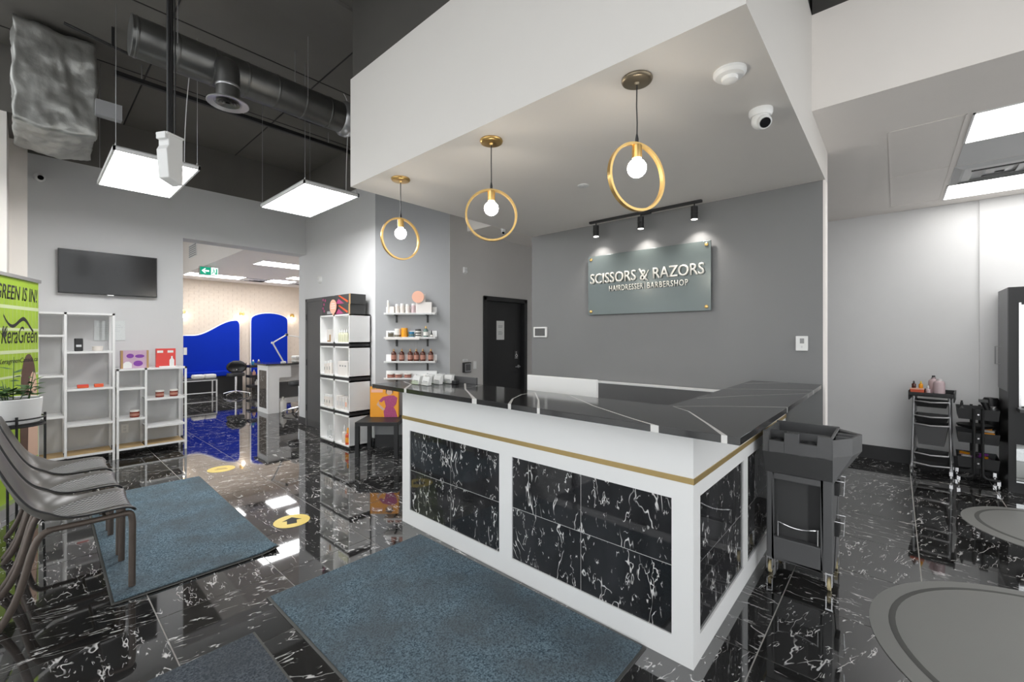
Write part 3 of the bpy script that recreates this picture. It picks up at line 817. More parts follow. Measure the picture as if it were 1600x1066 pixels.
# foil-wrapped unit in the corner
t = thing('wrapped_unit', (.17, 5.85, 3.24), 0, 'foil wrapped air unit slung under the black ceiling in the left corner', 'air unit')
mb = MB(); nx, ny, nz = 10, 10, 12
bm = bmesh.new(); bmesh.ops.create_cube(bm, size=1.0); bmesh.ops.subdivide_edges(bm, edges=bm.edges[:], cuts=23, use_grid_fill=True)
for v in bm.verts:
    p = v.co.copy(); belly = max(0, .5 - (p.z + .5)) * .25
    x, y, z = p.x * .50, p.y * .76, (p.z + .5) * .86 + .0
    z -= belly * (1 - min(1, (p.x / .5) ** 2)) * .3
    nn = mnoise.noise(Vector((x * 7, y * 7, z * 7))) * .030 + mnoise.noise(Vector((x * 22, y * 30, z * 16))) * .016
    d = Vector((p.x, p.y, p.z)).normalized(); v.co = Vector((x, y, z + .06)) + d * nn
me = bpy.data.meshes.new('wrapping'); bm.to_mesh(me); bm.free(); me.materials.append(M['foil'])
for p in me.polygons: p.use_smooth = True
obj('wrapping', me, t)
MB().box(-.24, .24, -.02, .02, .90, ZC - 3.24).build('hanger', 'blackm', t)
for y in (-.30, .30): MB().box(-.25, .25, y - .015, y + .015, .20, .23).build('strap', 'black', t)
MB().box(.24, .42, -.44, -.36, .26, .40).build('control_box', 'wall_mid', t)

# hanging white box on its drop rods
t = thing('hanging_projector_box', (.656, 3.75, 2.535), .5, 'white wedge shaped box hanging on black drop rods from the ceiling', 'ceiling box')
MB().prism([(-.045, .03), (.055, 0), (.055, .33), (-.045, .33), (-.045, .25), (-.06, .22)], 'y', -.045, .045).build('housing', 'white_pl', t, bevel=.005)
MB().box(-.06, .06, -.05, .05, .32, .335).box(-.066, -.045, -.04, .04, .29, .335).build('bracket', 'white_pl', t, bevel=.003)
for (x, y) in ((-.02, -.012), (.018, .012)): MB().tube([(x, y, .345), (x, y, ZC - 2.535)], .012, 10).build('drop_rod', 'blackm', t, smooth=True)
MB().tube([(.05, .02, .345), (.052, .02, .9), (.045, .022, ZC - 2.535)], .004, 6).build('cable', 'black', t)

def dome_cam(name, loc, label, wall=True, s=1.0, yaw=0):
    t = thing(name, loc, yaw, label, 'camera')
    if wall:
        MB().lathe((0, 0, 0), [(.050 * s, 0), (.050 * s, -.03 * s), (.04 * s, -.035 * s)], 20, 'y').build('base', 'white_pl', t, smooth=30)
        b = MB().sphere((0, -.045 * s, -.01 * s), .044 * s, 18, 12).build('ball', 'white_pl', t, smooth=True)
        MB().lathe((0.008 * s, -.078 * s, -.02 * s), [(.026 * s, 0), (.026 * s, -.012 * s)], 16, 'y').build('lens', 'lens', b)
    else:
        MB().lathe((0, 0, 0), [(.058 * s, 0), (.058 * s, -.02 * s), (.05 * s, -.035 * s)], 22).build('base', 'white_pl', t, smooth=30)
        b = MB().sphere((0, 0, -.055 * s), .046 * s, 18, 12).build('ball', 'white_pl', t, smooth=True)
        b2 = MB().tube([(-.01 * s, -.01 * s, -.06 * s), (-.040 * s, -.028 * s, -.088 * s)], .034 * s, 18).build('barrel', 'white_pl', b, smooth=30)
        MB().tube([(-.0405 * s, -.0283 * s, -.0885 * s), (-.044 * s, -.0305 * s, -.092 * s)], .026 * s, 16).build('lens', 'lens', t)
    return t
dome_cam('security_camera', (.092, YTV, 3.32), 'white dome camera high on the grey wall above the television', True, 1.0)
dome_cam('security_camera', (2.63, .545, ZB), 'white turret camera under the bulkhead near its right edge', False, 1.0)
dome_cam('security_camera', (4.32, 4.0, ZR), 'small dome camera under the hall ceiling beyond the middle pendant', False, .7)
t = thing('smoke_detector', (2.15, .572, ZB), 0, 'white smoke detector under the bulkhead above the turret camera', 'smoke detector')
MB().lathe((0, 0, 0), [(.070, 0), (.070, -.012), (.060, -.024), (.045, -.028)], 26).build('base', 'white_pl', t, smooth=30)
MB().lathe((0, 0, 0), [(.036, -.026), (.034, -.044), (.018, -.052), (0, -.053)], 20).build('sensor', 'white_pl', t, smooth=30)
MB().box(.044, .058, -.006, .006, -.030, -.022).build('indicator', 'wall_mid', t)
t = thing('junction_cover', (2.985, 1.888, ZB), 0, 'flat round grey cap on the bulkhead underside', 'cover plate')
MB().lathe((0, 0, 0), [(.045, 0), (.045, -.004), (.038, -.008), (0, -.008)], 22).build('disc', 'wall_lt', t, smooth=30)
MB().disc((0, 0, -.0095), .008, .002, 10).build('screw', 'steel', t)
t = thing('fire_strobe', (XW, 6.86, 2.39), 0, 'white round strobe on the wall above the grey door', 'alarm')
MB().lathe((0, 0, 0), [(.06, 0), (.06, -.02), (.045, -.035), (0, -.037)], 20, 'x').build('base', 'white_pl', t, smooth=30)
MB().box(-.045, -.034, -.015, .015, -.012, .012).build('lens', 'clear', t)

# ------------------------------------------------------------------ television and notice on the left wall
t = thing('television', (.69, YTV, 1.995), 0, 'wall mounted black flat television with switched off screen', 'television')
MB().box(-.455, .455, -.075, -.045, 0, .525).build('cabinet', 'black', t, bevel=.004)
MB().box(-.444, .444, -.0765, -.074, .014, .515).build('screen', 'screen', t)
MB().box(-.2, .2, -.046, 0, .12, .40).build('wall_mount', 'blackm', t)
MB().box(-.03, .03, -.078, -.074, -.008, .004).build('badge', 'steel', t)
t = thing('acrylic_notice', (.69, YTV, 1.43), 0, 'clear acrylic notice holder on the grey wall behind the tall shelf', 'notice')
MB().box(-.145, .145, -.012, -.008, 0, .25).build('acrylic_sheet', 'clear', t)
MB().box(-.145, .145, -.007, -.004, 0, .25).build('sheet', 'paper', t)
for k, (w_, z) in enumerate(((.10, .19), (.12, .165), (.07, .14), (.09, .115), (.05, .09))): MB().box(-w_, w_, -.0078, -.0068, z, z + .006).build('printed_line', 'wall_lt', t)
t = thing('wall_outlet', (.83, YTV, .30), 0, 'white wall outlet behind the low shelf', 'outlet')
MB().box(-.035, .035, -.006, 0, -.058, .058).build('cover', 'white_pl', t, bevel=.002)
for z in (-.02, .02): MB().box(-.014, .014, -.0075, -.005, z - .013, z + .013).build('socket', 'wall_lt', t)

# ------------------------------------------------------------------ white steel shelves
def steel_shelf(name, x0, xm, x1, H_, left, right, label, z_bot=.10):
    t = thing(name, ((x0 + x1) / 2, 7.19, 0), 0, label, 'shelf'); cx = (x0 + x1) / 2
    s = .011
    for x in (x0 + s, xm, x1 - s):
        for y in (-.18, .165):
            zb = 0 if x != xm else z_bot
            MB().box(x - cx - s, x - cx + s, y - s, y + s, zb, H_).build('post', 'white_m', t)
    def board(a, b, z, m='white_m', nm='shelf_board'):
        o = MB().box(a - cx, b - cx, -.178, .163, z - .022, z - .012).build(nm + '_sheet' if False else nm, 'wall_mid' if m == 'white_m' else m, t)
        [MB().box(a - cx, b - cx, q, q + .015, z - .024, z).build('edge_rail', 'white_m', o) for q in (-.191, .160)]
        MB().box(a - cx, b - cx, -.178, .163, z - .012, z - .002).build('surface', m, o)
    MB().box(x0 - cx, x1 - cx, -.191, .176, H_ - .022, H_).build('top_board', 'white_m', t)
    for z in left: board(x0 + .022, xm - .011, z)
    for z in right: board(xm + .011, x1 - .022, z)
    board(x0 + .022, xm - .011, z_bot + .02, 'wood'); board(xm + .011, x1 - .022, z_bot + .02, 'wood')
    return t
steel_shelf('steel_shelf', .06, .285, .698, 1.755, [1.50, 1.045, .585], [1.31, .88, .47], 'tall white steel shelf under the television')
steel_shelf('steel_shelf', .712, .985, 1.40, 1.085, [.85, .475], [.70, .352], 'low white steel shelf with cartons on top, by the opening')
def carton(name, x0, x1, y, z, h, d, matn, label, cat='box'):
    t = thing(name, ((x0 + x1) / 2, y, z), 0, label, cat); w_ = (x1 - x0) / 2
    MB().box(-w_, w_, 0, d, 0, h).build('carton', matn, t, bevel=.002)
    return t, w_
t, w_ = carton('gift_carton', .755, 1.02, 7.06, 1.085, .222, .07, 'lilac', 'lilac gift carton with purple pictures and gold edges on the low shelf')
for sx in (-1, 1): MB().box(sx * w_, sx * (w_ - .022), -.0015, .01, 0, .222).build('gold_band', 'kraft', t)
for (x, z, rx, rz2) in ((-.045, .155, .035, .028), (.045, .15, .045, .022), (.03, .06, .045, .035)): MB().lathe((x, 0, z), [(1, 0), (1, -.0015)], 20, 'y').xform(Matrix.Translation((x, 0, z)) @ Matrix.Diagonal((rx, 1, rz2, 1)) @ Matrix.Translation((-x, 0, -z))).build('picture', 'purple', t)
MB().prism([(-.11, .005), (-.03, .005), (-.03, .06), (-.055, .085), (-.085, .085), (-.11, .06)], 'y', -.0015, 0).build('bottle_picture', 'paper', t)
t, w_ = carton('gift_carton', 1.093, 1.293, 7.06, 1.085, .24, .06, 'red', 'red gift carton with white bottle picture on the low shelf')
MB().prism([(.035, .0), (.085, .0), (.085, .09), (.068, .115), (.068, .14), (.052, .14), (.052, .115), (.035, .09)], 'y', -.0015, 0).build('bottle_picture', 'paper', t)
for x in (-.06, .045): MB().box(x - .03, x + .03, -.0015, 0, .185, .215).build('label_print', 'paper', t)
MB().box(-.07, .1, -.012, 0, 0, .014).build('tray', 'paper', t)
def jar(x, y, z, r, h, mb_, lid, label, band=None, group=None, cat='jar', lidh=.22):
    t = thing('jar', (x, y, z), 0, label, cat, group)
    MB().lathe((0, 0, 0), [(r * .94, 0), (r, .004), (r, h * (1 - lidh)), (r * .95, h * (1 - lidh) + .002)], 20).build('body', mb_, t, smooth=30)
    MB().lathe((0, 0, 0), [(r * 1.02, h * (1 - lidh)), (r * 1.02, h - .003), (r * .98, h)], 20).build('lid', lid, t, smooth=30)
    if band: MB().lathe((0, 0, 0), [(r + .0008, h * .22), (r + .0008, h * .58)], 20).build('label_band', band, t)
    return t
G = 'mask jars on the low steel shelf'
jar(.89, 7.10, .475, .048, .088, 'redjar', 'whitej', 'oxblood mask jar alone on the left side of the low shelf', 'rose', G)
jar(1.135, 7.10, .70, .044, .086, 'redjar', 'whitej', 'left of the two oxblood mask jars on the low shelf', 'rose', G)
jar(1.28, 7.10, .70, .044, .086, 'redjar', 'whitej', 'right of the two oxblood mask jars on the low shelf', 'rose', G)
t = thing('spray_can', (.395, 7.10, 1.31), 0, 'black canister standing on the tall white shelf', 'canister')
MB().box(-.036, .036, -.03, .03, 0, .15).build('body', 'black', t, bevel=.008); MB().box(-.022, .022, -.0312, -.029, .05, .075).build('label_print', 'steel', t)
t = thing('round_tin', (.555, 7.10, 1.31), 0, 'pale round tin on the tall white shelf', 'tin')
MB().lathe((0, 0, 0), [(.045, 0), (.047, .004), (.047, .034), (.045, .036)], 22).build('body', 'cream', t, smooth=30); MB().lathe((0, 0, 0), [(.048, .034), (.048, .052), (.043, .055)], 22).build('lid', 'cream', t, smooth=30)
for (x, w_, s) in ((.43, .048, 'left'), (.565, .04, 'right')):
    t = thing('small_tin', (x, 7.10, .88), 0, '%s orange red tin lying on the tall white shelf' % s, 'tin', 'orange red tins on the tall shelf')
    MB().box(-w_, w_, -.03, .03, 0, .036).build('body', 'redlt', t, bevel=.006); MB().box(-w_, w_, -.031, .031, .024, .038).build('lid', 'red' if s == 'left' else 'redlt', t, bevel=.003)

# ------------------------------------------------------------------ roll-up banner
bd = Vector((.34, .94, 0)).normalized(); bl = .86
BR = Vector((.066, 6.15, 0))
ang = math.atan2(bd.y, bd.x)
t = thing('rollup_banner', tuple(BR - bd * bl), ang, 'lime green roll-up banner with black lettering and a woman with long hair', 'banner')
MB().box(0, bl, -.003, .001, .06, 2.0).build('print_sheet', 'lime', t)
MB().box(-.01, bl + .01, -.02, .02, 1.99, 2.02).build('top_rail', 'steel', t)
MB().prism([(-.08, 0), (.08, 0), (.06, .07), (-.06, .07)], 'x', -.02, bl + .02).build('base_cassette', 'steel', t)
MB().tube([(bl / 2, .02, .05), (bl / 2, .02, 2.0)], .01, 8).build('support_pole', 'steel', t)
for (z, h) in ((1.72, .03), (1.53, .024), (1.33, .03), (1.12, .02), (.98, .012)): MB().box(0, bl, -.0042, -.002, z, z + h).build('pale_band', 'limelt', t)
for k in range(12): MB().box(bl - .06 - k * .066, bl - .058 - k * .066, -.0041, -.002, .9, 1.93).build('stripe', 'limelt', t)
text_obj('slogan', 'KERAGREEN IS IN!', 'ink', t, (bl - .025, -.0045, 1.80), (1, 0, 0), (0, 0, 1), .98, .125, .0008, bold=.004, shear=.2, align='RIGHT')
text_obj('logo_lettering', 'KeraGreen', 'ink', t, (bl - .03, -.0045, 1.42), (1, 0, 0), (0, 0, 1), .60, .15, .0008, shear=.25, align='RIGHT')
sw = MB()
pts = bez((bl - .60, 0, 1.66), (bl - .45, 0, 1.48), (bl - .40, 0, 1.62), (bl - .28, 0, 1.64), 10) + bez((bl - .28, 0, 1.64), (bl - .2, 0, 1.63), (bl - .15, 0, 1.54), (bl - .10, 0, 1.53), 8)[1:]
vs = []; fs = []
for i, p in enumerate(pts):
    h = .010 + .008 * math.sin(i / len(pts) * PI); vs += [(p[0], -.0046, p[2] - h), (p[0], -.0046, p[2] + h)]
for i in range(len(pts) - 1): fs.append((2 * i, 2 * i + 1, 2 * i + 3, 2 * i + 2))
sw.add(vs, fs)
for k in range(7):
    a = PI * (.05 + .9 * k / 6); c = (bl - .58, 1.47); L_ = .10
    sw.add([(c[0] + .01 * math.sin(a), -.0046, c[1]), (c[0] + L_ * .5 * math.cos(a) + .012 * math.sin(a), -.0046, c[1] + L_ * .5 * math.sin(a)), (c[0] + L_ * math.cos(a), -.0046, c[1] + L_ * math.sin(a)), (c[0] + L_ * .5 * math.cos(a) - .012 * math.sin(a), -.0046, c[1] + L_ * .5 * math.sin(a))], [(0, 1, 2, 3)])
sw.build('leaf_emblem', 'ink', t)
text_obj('web_address', 'www.KeragreenCanada.ca', 'ink', t, (bl - .02, -.0045, 1.235), (1, 0, 0), (0, 0, 1), .84, .055, .0008, shear=.25, align='RIGHT')
def oval(cx, cz, rx, rz_, a0, a1, n): return [(cx + rx * math.cos(a0 + (a1 - a0) * k / n), cz + rz_ * math.sin(a0 + (a1 - a0) * k / n)) for k in range(n + 1)]
hp = [(bl - .33, .35), (bl - .335, .80)] + oval(bl - .185, 1.04, .135, .28, PI * 1.02, PI * .02, 16) + [(bl - .03, .9), (bl - .02, .35)]
MB().prism(hp, 'y', -.0044, -.003).build('hair_picture', 'hair', t)
fp = [(bl - .20, .35), (bl - .19, .72), (bl - .165, .80)] + oval(bl - .105, .985, .075, .165, PI * 1.2, -PI * .3, 16) + [(bl - .045, .76), (bl - .015, .68), (bl - .01, .35)]
fc = MB().prism(fp, 'y', -.0052, -.004).build('face_picture', 'skin', t)
for x in (bl - .14, bl - .072): MB().box(x - .017, x + .017, -.0058, -.005, .965, .975).build('eye_print', 'hair', fc)
MB().box(bl - .105, bl - .065, -.0058, -.005, .845, .858).build('mouth_print', 'red', fc)

# planter on its wire stand
t = thing('potted_plant', (-.08, 5.075, .815), 0, 'leafy green plant in a white round planter before the lime banner', 'plant')
MB().lathe((0, 0, 0), [(.145, 0), (.150, .004), (.163, .185), (.160, .19), (.150, .185), (.148, .165)], 28).build('planter', 'white_pl', t, smooth=30)
MB().lathe((0, 0, 0), [(.149, .155), (.149, .167), (0, .172)], 24).build('soil', 'soil', t)
rnd = random.Random(3)
for s in range(9):
    a = rnd.uniform(0, 2 * PI); r = rnd.uniform(.02, .11); h = rnd.uniform(.06, .24) if s else .34; lean = rnd.uniform(.02, .10)
    b0 = Vector((r * math.cos(a), r * math.sin(a), .165)); tip = b0 + Vector((lean * math.cos(a), lean * math.sin(a), h))
    stem = MB().tube([b0, (b0 + tip) / 2 + Vector((0, 0, .02)), tip], [.004, .003, .0015], 6).build('stem', 'leaf', t)
    for k in range(6):
        q = b0.lerp(tip, .25 + .75 * k / 8); la = rnd.uniform(0, 2 * PI); ln = rnd.uniform(.05, .10); dr = rnd.uniform(-.3, .5)
        d = Vector((math.cos(la), math.sin(la), dr)).normalized(); sd = d.cross(Vector((0, 0, 1))).normalized() * ln * .30; up = Vector((0, 0, ln * .06))
        MB().add([q, q + d * ln * .45 + sd - up, q + d * ln, q + d * ln * .45 - sd - up, q + d * ln * .5 + up], [(0, 1, 4), (1, 2, 4), (2, 3, 4), (3, 0, 4)]).build('leaf', 'leaf', stem)
t = thing('plant_stand', (-.08, 5.075, 0), 0, 'black wire plant stand under the white planter', 'plant stand')
for z in (.795, .85): MB().tube([(.175 * math.cos(2 * PI * k / 36), .175 * math.sin(2 * PI * k / 36), z) for k in range(36)], .006, 8, closed=True).build('ring', 'blackm', t, smooth=True)
MB().lathe((0, 0, 0), [(.17, .800), (.17, .8145), (0, .8145)], 32).build('plate', 'blackm', t)
for k in range(4):
    a = k * PI / 2 + .15
    MB().tube([(.175 * math.cos(a), .175 * math.sin(a), .875), (.175 * math.cos(a), .175 * math.sin(a), .40), (.165 * math.cos(a), .165 * math.sin(a), 0)], .008, 8).build('leg', 'blackm', t, smooth=True)

# ------------------------------------------------------------------ waiting chairs: scooped shell with woven pad on bronze tube legs
def chair_proto():
    t = thing('waiting_chair', (0, 0, 0))
    # local: +X is the front, width along Y, origin on the floor under the rear of the seat
    prof = [(.420, .448), (.410, .470), (.37, .480), (.30, .476), (.20, .466), (.12, .466), (.06, .482), (.02, .520), (-.02, .575), (-.06, .680), (-.10, .790), (-.128, .865), (-.140, .905)]
    # smooth the profile
    P = []
    for i in range(len(prof) - 1):
        for k in range(3):
            a, b_ = Vector(prof[i]), Vector(prof[i + 1]); P.append(a.lerp(b_, k / 3))
    P.append(Vector(prof[-1]))
    for _ in range(3): P = [P[0]] + [(P[i - 1] + P[i] * 2 + P[i + 1]) / 4 for i in range(1, len(P) - 1)] + [P[-1]]
    nu = 16; vs = []; fs = []; n = len(P)
    def half(i):
        s = i / (n - 1)
        w_ = .235
        if s < .08: w_ = .205 + .03 * (s / .08) ** .5
        if s > .55: w_ = .235 - .02 * (s - .55)
        if s > .82: w_ = (.2296) * math.sqrt(max(.0, 1 - ((s - .82) / .19) ** 2 * .62))
        return w_
    for i, p in enumerate(P):
        s = i / (n - 1); hw = half(i)
        tdir = (P[min(i + 1, n - 1)] - P[max(i - 1, 0)]).normalized(); nrm = Vector((-tdir.y, tdir.x)) * -1
        if nrm.y < 0 and s < .4: nrm = -nrm
        if s >= .4 and nrm.x < 0: nrm = -nrm
        curl = .016 + .05 * math.exp(-((s - .52) / .17) ** 2)
        for k in range(nu + 1):
            u = -1 + 2 * k / nu; off = curl * abs(u) ** 3
            vs.append((p.x + nrm.x * off, u * hw, p.y + nrm.y * off))
    for i in range(n - 1):
        for k in range(nu): fs.append((i * (nu + 1) + k, i * (nu + 1) + k + 1, (i + 1) * (nu + 1) + k + 1, (i + 1) * (nu + 1) + k))
    sh = MB().add(vs, fs).build('shell', ['shell', 'shellback'], t, smooth=60)
    md = sh.modifiers.new('thick', 'SOLIDIFY'); md.thickness = .014; md.offset = 0; md.material_offset_rim = 1
    sub = sh.modifiers.new('sub', 'SUBSURF'); sub.levels = 1; sub.render_levels = 1
    # woven pad follows the seat
    vs2 = []; fs2 = []; i0, i1 = 2, int(n * .44); rows = i1 - i0 + 1; nk = 12
    for r in range(rows):
        s_ = r / (rows - 1); wd = .70 * math.sqrt(max(.02, 1 - (max(0, s_ - .45) / .56) ** 2))
        if r < 2: wd = .70
        for k in range(nk + 1):
            u = (-1 + 2 * k / nk) * wd
            i = i0 + r; kk = (u + 1) / 2 * nu; k0 = min(nu - 1, int(kk)); f = kk - k0
            a = Vector(vs[i * (nu + 1) + k0]); b_ = Vector(vs[i * (nu + 1) + k0 + 1]); q = a.lerp(b_, f)
            vs2.append((q.x, q.y, q.z + .0095))
    for r in range(rows - 1):
        for k in range(nk): fs2.append((r * (nk + 1) + k, r * (nk + 1) + k + 1, (r + 1) * (nk + 1) + k + 1, (r + 1) * (nk + 1) + k))
    MB().add(vs2, fs2).build('woven_pad', 'chevron', t, smooth=60)
    for sy in (-1, 1):
        y = sy * .205
        rail = fillet([(.405, y, .43), (.06, y * .98, .432)], .02)
        MB().tube([(.40, y, .449), (.24, y, .449), (.07, y, .452)], .0150, 10).build('seat_rail', 'leg_br', t, smooth=True)
        MB().tube(fillet([(.37, y, .449), (.408, y, .448), (.416, y, .40), (.412, y + sy * .01, .0125)], .03), .0170, 10).build('leg', 'leg_br', t, smooth=True)
        MB().tube(bez((.09, y, .452), (-.01, y, .452), (.03, y + sy * .004, .18), (-.10, y + sy * .015, 0), 10), .0170, 10).build('leg', 'leg_br', t, smooth=True)
    MB().tube([(.30, -.205, .446), (.30, .205, .446)], .009, 8).build('cross_bar', 'leg_br', t)
    return t
cp = chair_proto()
for i, (y, lb) in enumerate(((3.56, 'nearest dark scoop chair with woven seat, front leg on the blue mat'), (4.11, 'middle dark scoop chair of the row of three'), (4.66, 'farthest dark scoop chair, beside the potted plant'))):
    c = cp if i == 0 else copy_tree(cp)
    c.location = (-.005, y, 0)
    tag(c, lb, 'chair', 'row of waiting chairs')

# ------------------------------------------------------------------ mats and floor stickers
def floor_mat(x0, x1, y0, y1, rz, label, m='carpet', curl=False):
    t = thing('entrance_mat', ((x0 + x1) / 2, (y0 + y1) / 2, 0), rz, label, 'mat', 'carpet mats on the tiled floor')
    hx, hy = (x1 - x0) / 2, (y1 - y0) / 2
    def sheet(hx, hy, z0, z1, nm, mm):
        nx, ny = 24, 40; vs = []; fs = []
        for j in range(ny + 1):
            for i in range(nx + 1):
                x, y = -hx + 2 * hx * i / nx, -hy + 2 * hy * j / ny
                dz = 0
                if curl:
                    d = ((x - hx) ** 2 + (y + hy) ** 2) ** .5; dz = max(0, .12 - d) ** 1.5 * .5
                vs.append((x, y, z1 + dz))
        for j in range(ny):
            for i in range(nx): a = j * (nx + 1) + i; fs.append((a, a + 1, a + nx + 2, a + nx + 1))
        o = MB().add(vs, fs).build(nm, mm, t)
        md = o.modifiers.new('t', 'SOLIDIFY'); md.thickness = z1 - z0; md.offset = -1
    sheet(hx, hy, 0.0, .004, 'rubber_border', 'rubber')
    sheet(hx - .014, hy - .014, .0045, .012, 'pile', m)
floor_mat(.325, 1.185, 3.20, 5.47, -.018, 'blue grey carpet mat under the front legs of the chairs', 'carpet', True)
floor_mat(.90, 1.952, .885, 2.655, 0, 'blue grey carpet mat along the front of the reception desk')
floor_mat(-.25, .755, .75, 2.395, 0, 'darker slate carpet mat at the bottom edge of the photo', 'carpet2')
for (x, y, s) in ((1.41, 3.62, 'nearer yellow floor sticker with a dark arrow beside the blue mat'), (1.44, 5.63, 'farther yellow floor sticker near the opening')):
    t = thing('floor_sticker', (x, y, 0), -.35, s, 'sticker', 'yellow floor stickers')
    MB().lathe((0, 0, 0), [(.132, 0), (.132, .0012)], 36).build('disc', 'yellow', t)
    if y < 5: MB().prism([(-.035, -.06), (.035, -.06), (.035, .01), (.07, .01), (0, .075), (-.07, .01), (-.035, .01)], 'z', .0012, .0018).build('arrow', 'ink', t)
    else:
        MB().box(-.06, .06, -.025, -.008, .0012, .0018).box(-.045, .045, .012, .028, .0012, .0018).build('print_bar', 'kraft', t)

# ------------------------------------------------------------------ cube shelf against the inner wall
t = thing('cube_shelf', (2.79, 5.745, 0), 0, 'white cube shelf of eight boxes with dark spacer boards beside the grey door', 'shelf')
CD = .30; ZT_ = [.03, .479, .938, 1.388]; CH = [.408, .417, .409, .388]
MB().box(.015, CD, -.42, .42, 0, .03).build('plinth', 'base_dk', t)
for k in range(4):
    for s in (-1, 1):
        y0, y1 = (.006, .425) if s > 0 else (-.425, -.006)
        z0, z1 = ZT_[k], ZT_[k] + CH[k]; th = .018
        c = MB().box(0, CD, y0, y0 + th, z0, z1).box(0, CD, y1 - th, y1, z0, z1).box(0, CD, y0, y1, z0, z0 + th).box(0, CD, y0, y1, z1 - th, z1).box(CD - .008, CD, y0, y1, z0, z1)
        c.build('cube', 'white', t)
    if k < 3: MB().box(.012, CD - .01, -.415, .415, ZT_[k] + CH[k], ZT_[k + 1]).build('spacer_board', 'base_dk', t)
MB().box(.01, CD - .01, -.0055, .0055, .03, 1.74).build('centre_strip', 'base_dk', t)

def bottle(x, y, z, r, h, body, cap, label, cat='bottle', group=None, neck=.38, band=None, seg=16, name='bottle'):
    t = thing(name, (x, y, z), 0, label, cat, group)
    hb = h * (1 - neck)
    MB().lathe((0, 0, 0), [(r * .92, 0), (r, .005), (r, hb * .86), (r * .86, hb * .97), (r * .4, hb * 1.07), (r * .36, hb * 1.16)], seg).build('body', body, t, smooth=35)
    MB().lathe((0, 0, 0), [(r * .48, hb * 1.12), (r * .48, h * .86), (r * .34, h * .88), (r * .30, h)], seg).build('cap', cap, t, smooth=35)
    if band: MB().lathe((0, 0, 0), [(r + .0008, hb * .22), (r + .0008, hb * .70)], seg).build('label_band', band, t)
    return t
def tubeb(x, y, z, r, h, body, cap, label, group=None, cat='bottle'):
    t = thing('product_tube', (x, y, z), 0, label, cat, group)
    MB().lathe((0, 0, 0), [(r * .95, 0), (r, .004), (r, h * .80), (r * .9, h * .82)], 16).build('body', body, t, smooth=35)
    MB().lathe((0, 0, 0), [(r * .93, h * .81), (r * .93, h * .98), (r * .8, h)], 16).build('cap', cap, t, smooth=35)
    MB().box(-r * 1.004, -r * .9, -r * .3, r * .3, h * .3, h * .55).build('label_print', 'inkg', t)
    return t
def cube_z(k): return ZT_[k] + .018
XC = 2.90
# tier names from the floor up: bottom, second, third, top
G = 'products in the cube shelf'
t = thing('carton', (2.86, 5.955, cube_z(3)), 0, 'beige product carton in the top left cube of the cube shelf', 'box', G)
MB().box(-.05, .05, -.07, .045, 0, .17).build('carton', 'creamb', t, bevel=.002); MB().box(-.0515, -.049, -.07, -.03, 0, .10).box(-.0515, -.049, -.06, .03, .0, .02).build('brown_print', 'kraft', t)
for i, n in enumerate(('first', 'second', 'third', 'fourth')): bottle(2.835, 5.66 - i * .062, cube_z(3), .026, .17, 'oil', 'white_pl', '%s pale oil bottle from the left in the top right cube' % n, group=G, neck=.32)
for i, n in enumerate(('left', 'middle', 'right')): tubeb(2.84, 6.08 - i * .075, cube_z(2), .026, .17 + .012 * i, 'cream', 'white_pl', '%s white tube in the left cube of the third row up' % n, G)
t = thing('carton', (2.86, 5.56, cube_z(2)), 0, 'white boxed set in the right cube of the third row up', 'box', G)
MB().box(-.05, .06, -.15, .12, 0, .19).build('carton', 'creamb', t, bevel=.002)
for y in (-.09, -.02, .05): MB().box(-.0515, -.049, y - .018, y + .018, .12, .14).build('label_print', 'inkg', t)
for i, n in enumerate(('left', 'middle', 'right')): tubeb(2.84, 6.08 - i * .075, cube_z(1), .028, .165, 'cream', 'white_pl', '%s white tube in the left cube of the second row up' % n, G)
for i, n in enumerate(('first', 'second', 'third', 'fourth')):
    t = thing('carton', (2.86, 5.685 - i * .078, cube_z(1)), 0, '%s slim white carton from the left in the second row up' % n, 'box', G)
    MB().box(-.05, .05, -.034, .034, 0, .175 - .012 * (i % 2)).build('carton', 'creamb', t, bevel=.002); MB().box(-.0515, -.049, -.02, .02, .05, .11).build('label_print', 'peach' if i == 3 else 'wall_lt', t)
bottle(2.86, 6.03, cube_z(0), .03, .17, 'clear', 'white_pl', 'clear empty bottle in the bottom left cube', group=G)
t = thing('price_card', (2.84, 5.94, cube_z(0)), 0, 'small white tent card lying in the bottom left cube', 'card', G)
MB().prism([(-.03, 0), (.03, 0), (0, .035)], 'y', -.035, .035).build('card', 'paper', t); MB().prism([(-.024, .002), (-.008, .022), (-.010, .024), (-.026, .004)], 'y', -.02, .02).build('print', 'inkg', t)
bottle(2.85, 5.56, cube_z(0), .036, .24, 'cream', 'white_pl', 'tall cream pump bottle in the bottom right cube', group=G)
bottle(2.83, 5.435, cube_z(0), .034, .22, 'redlt', 'orange', 'orange red bottle in the bottom right cube', group=G, band='orange')

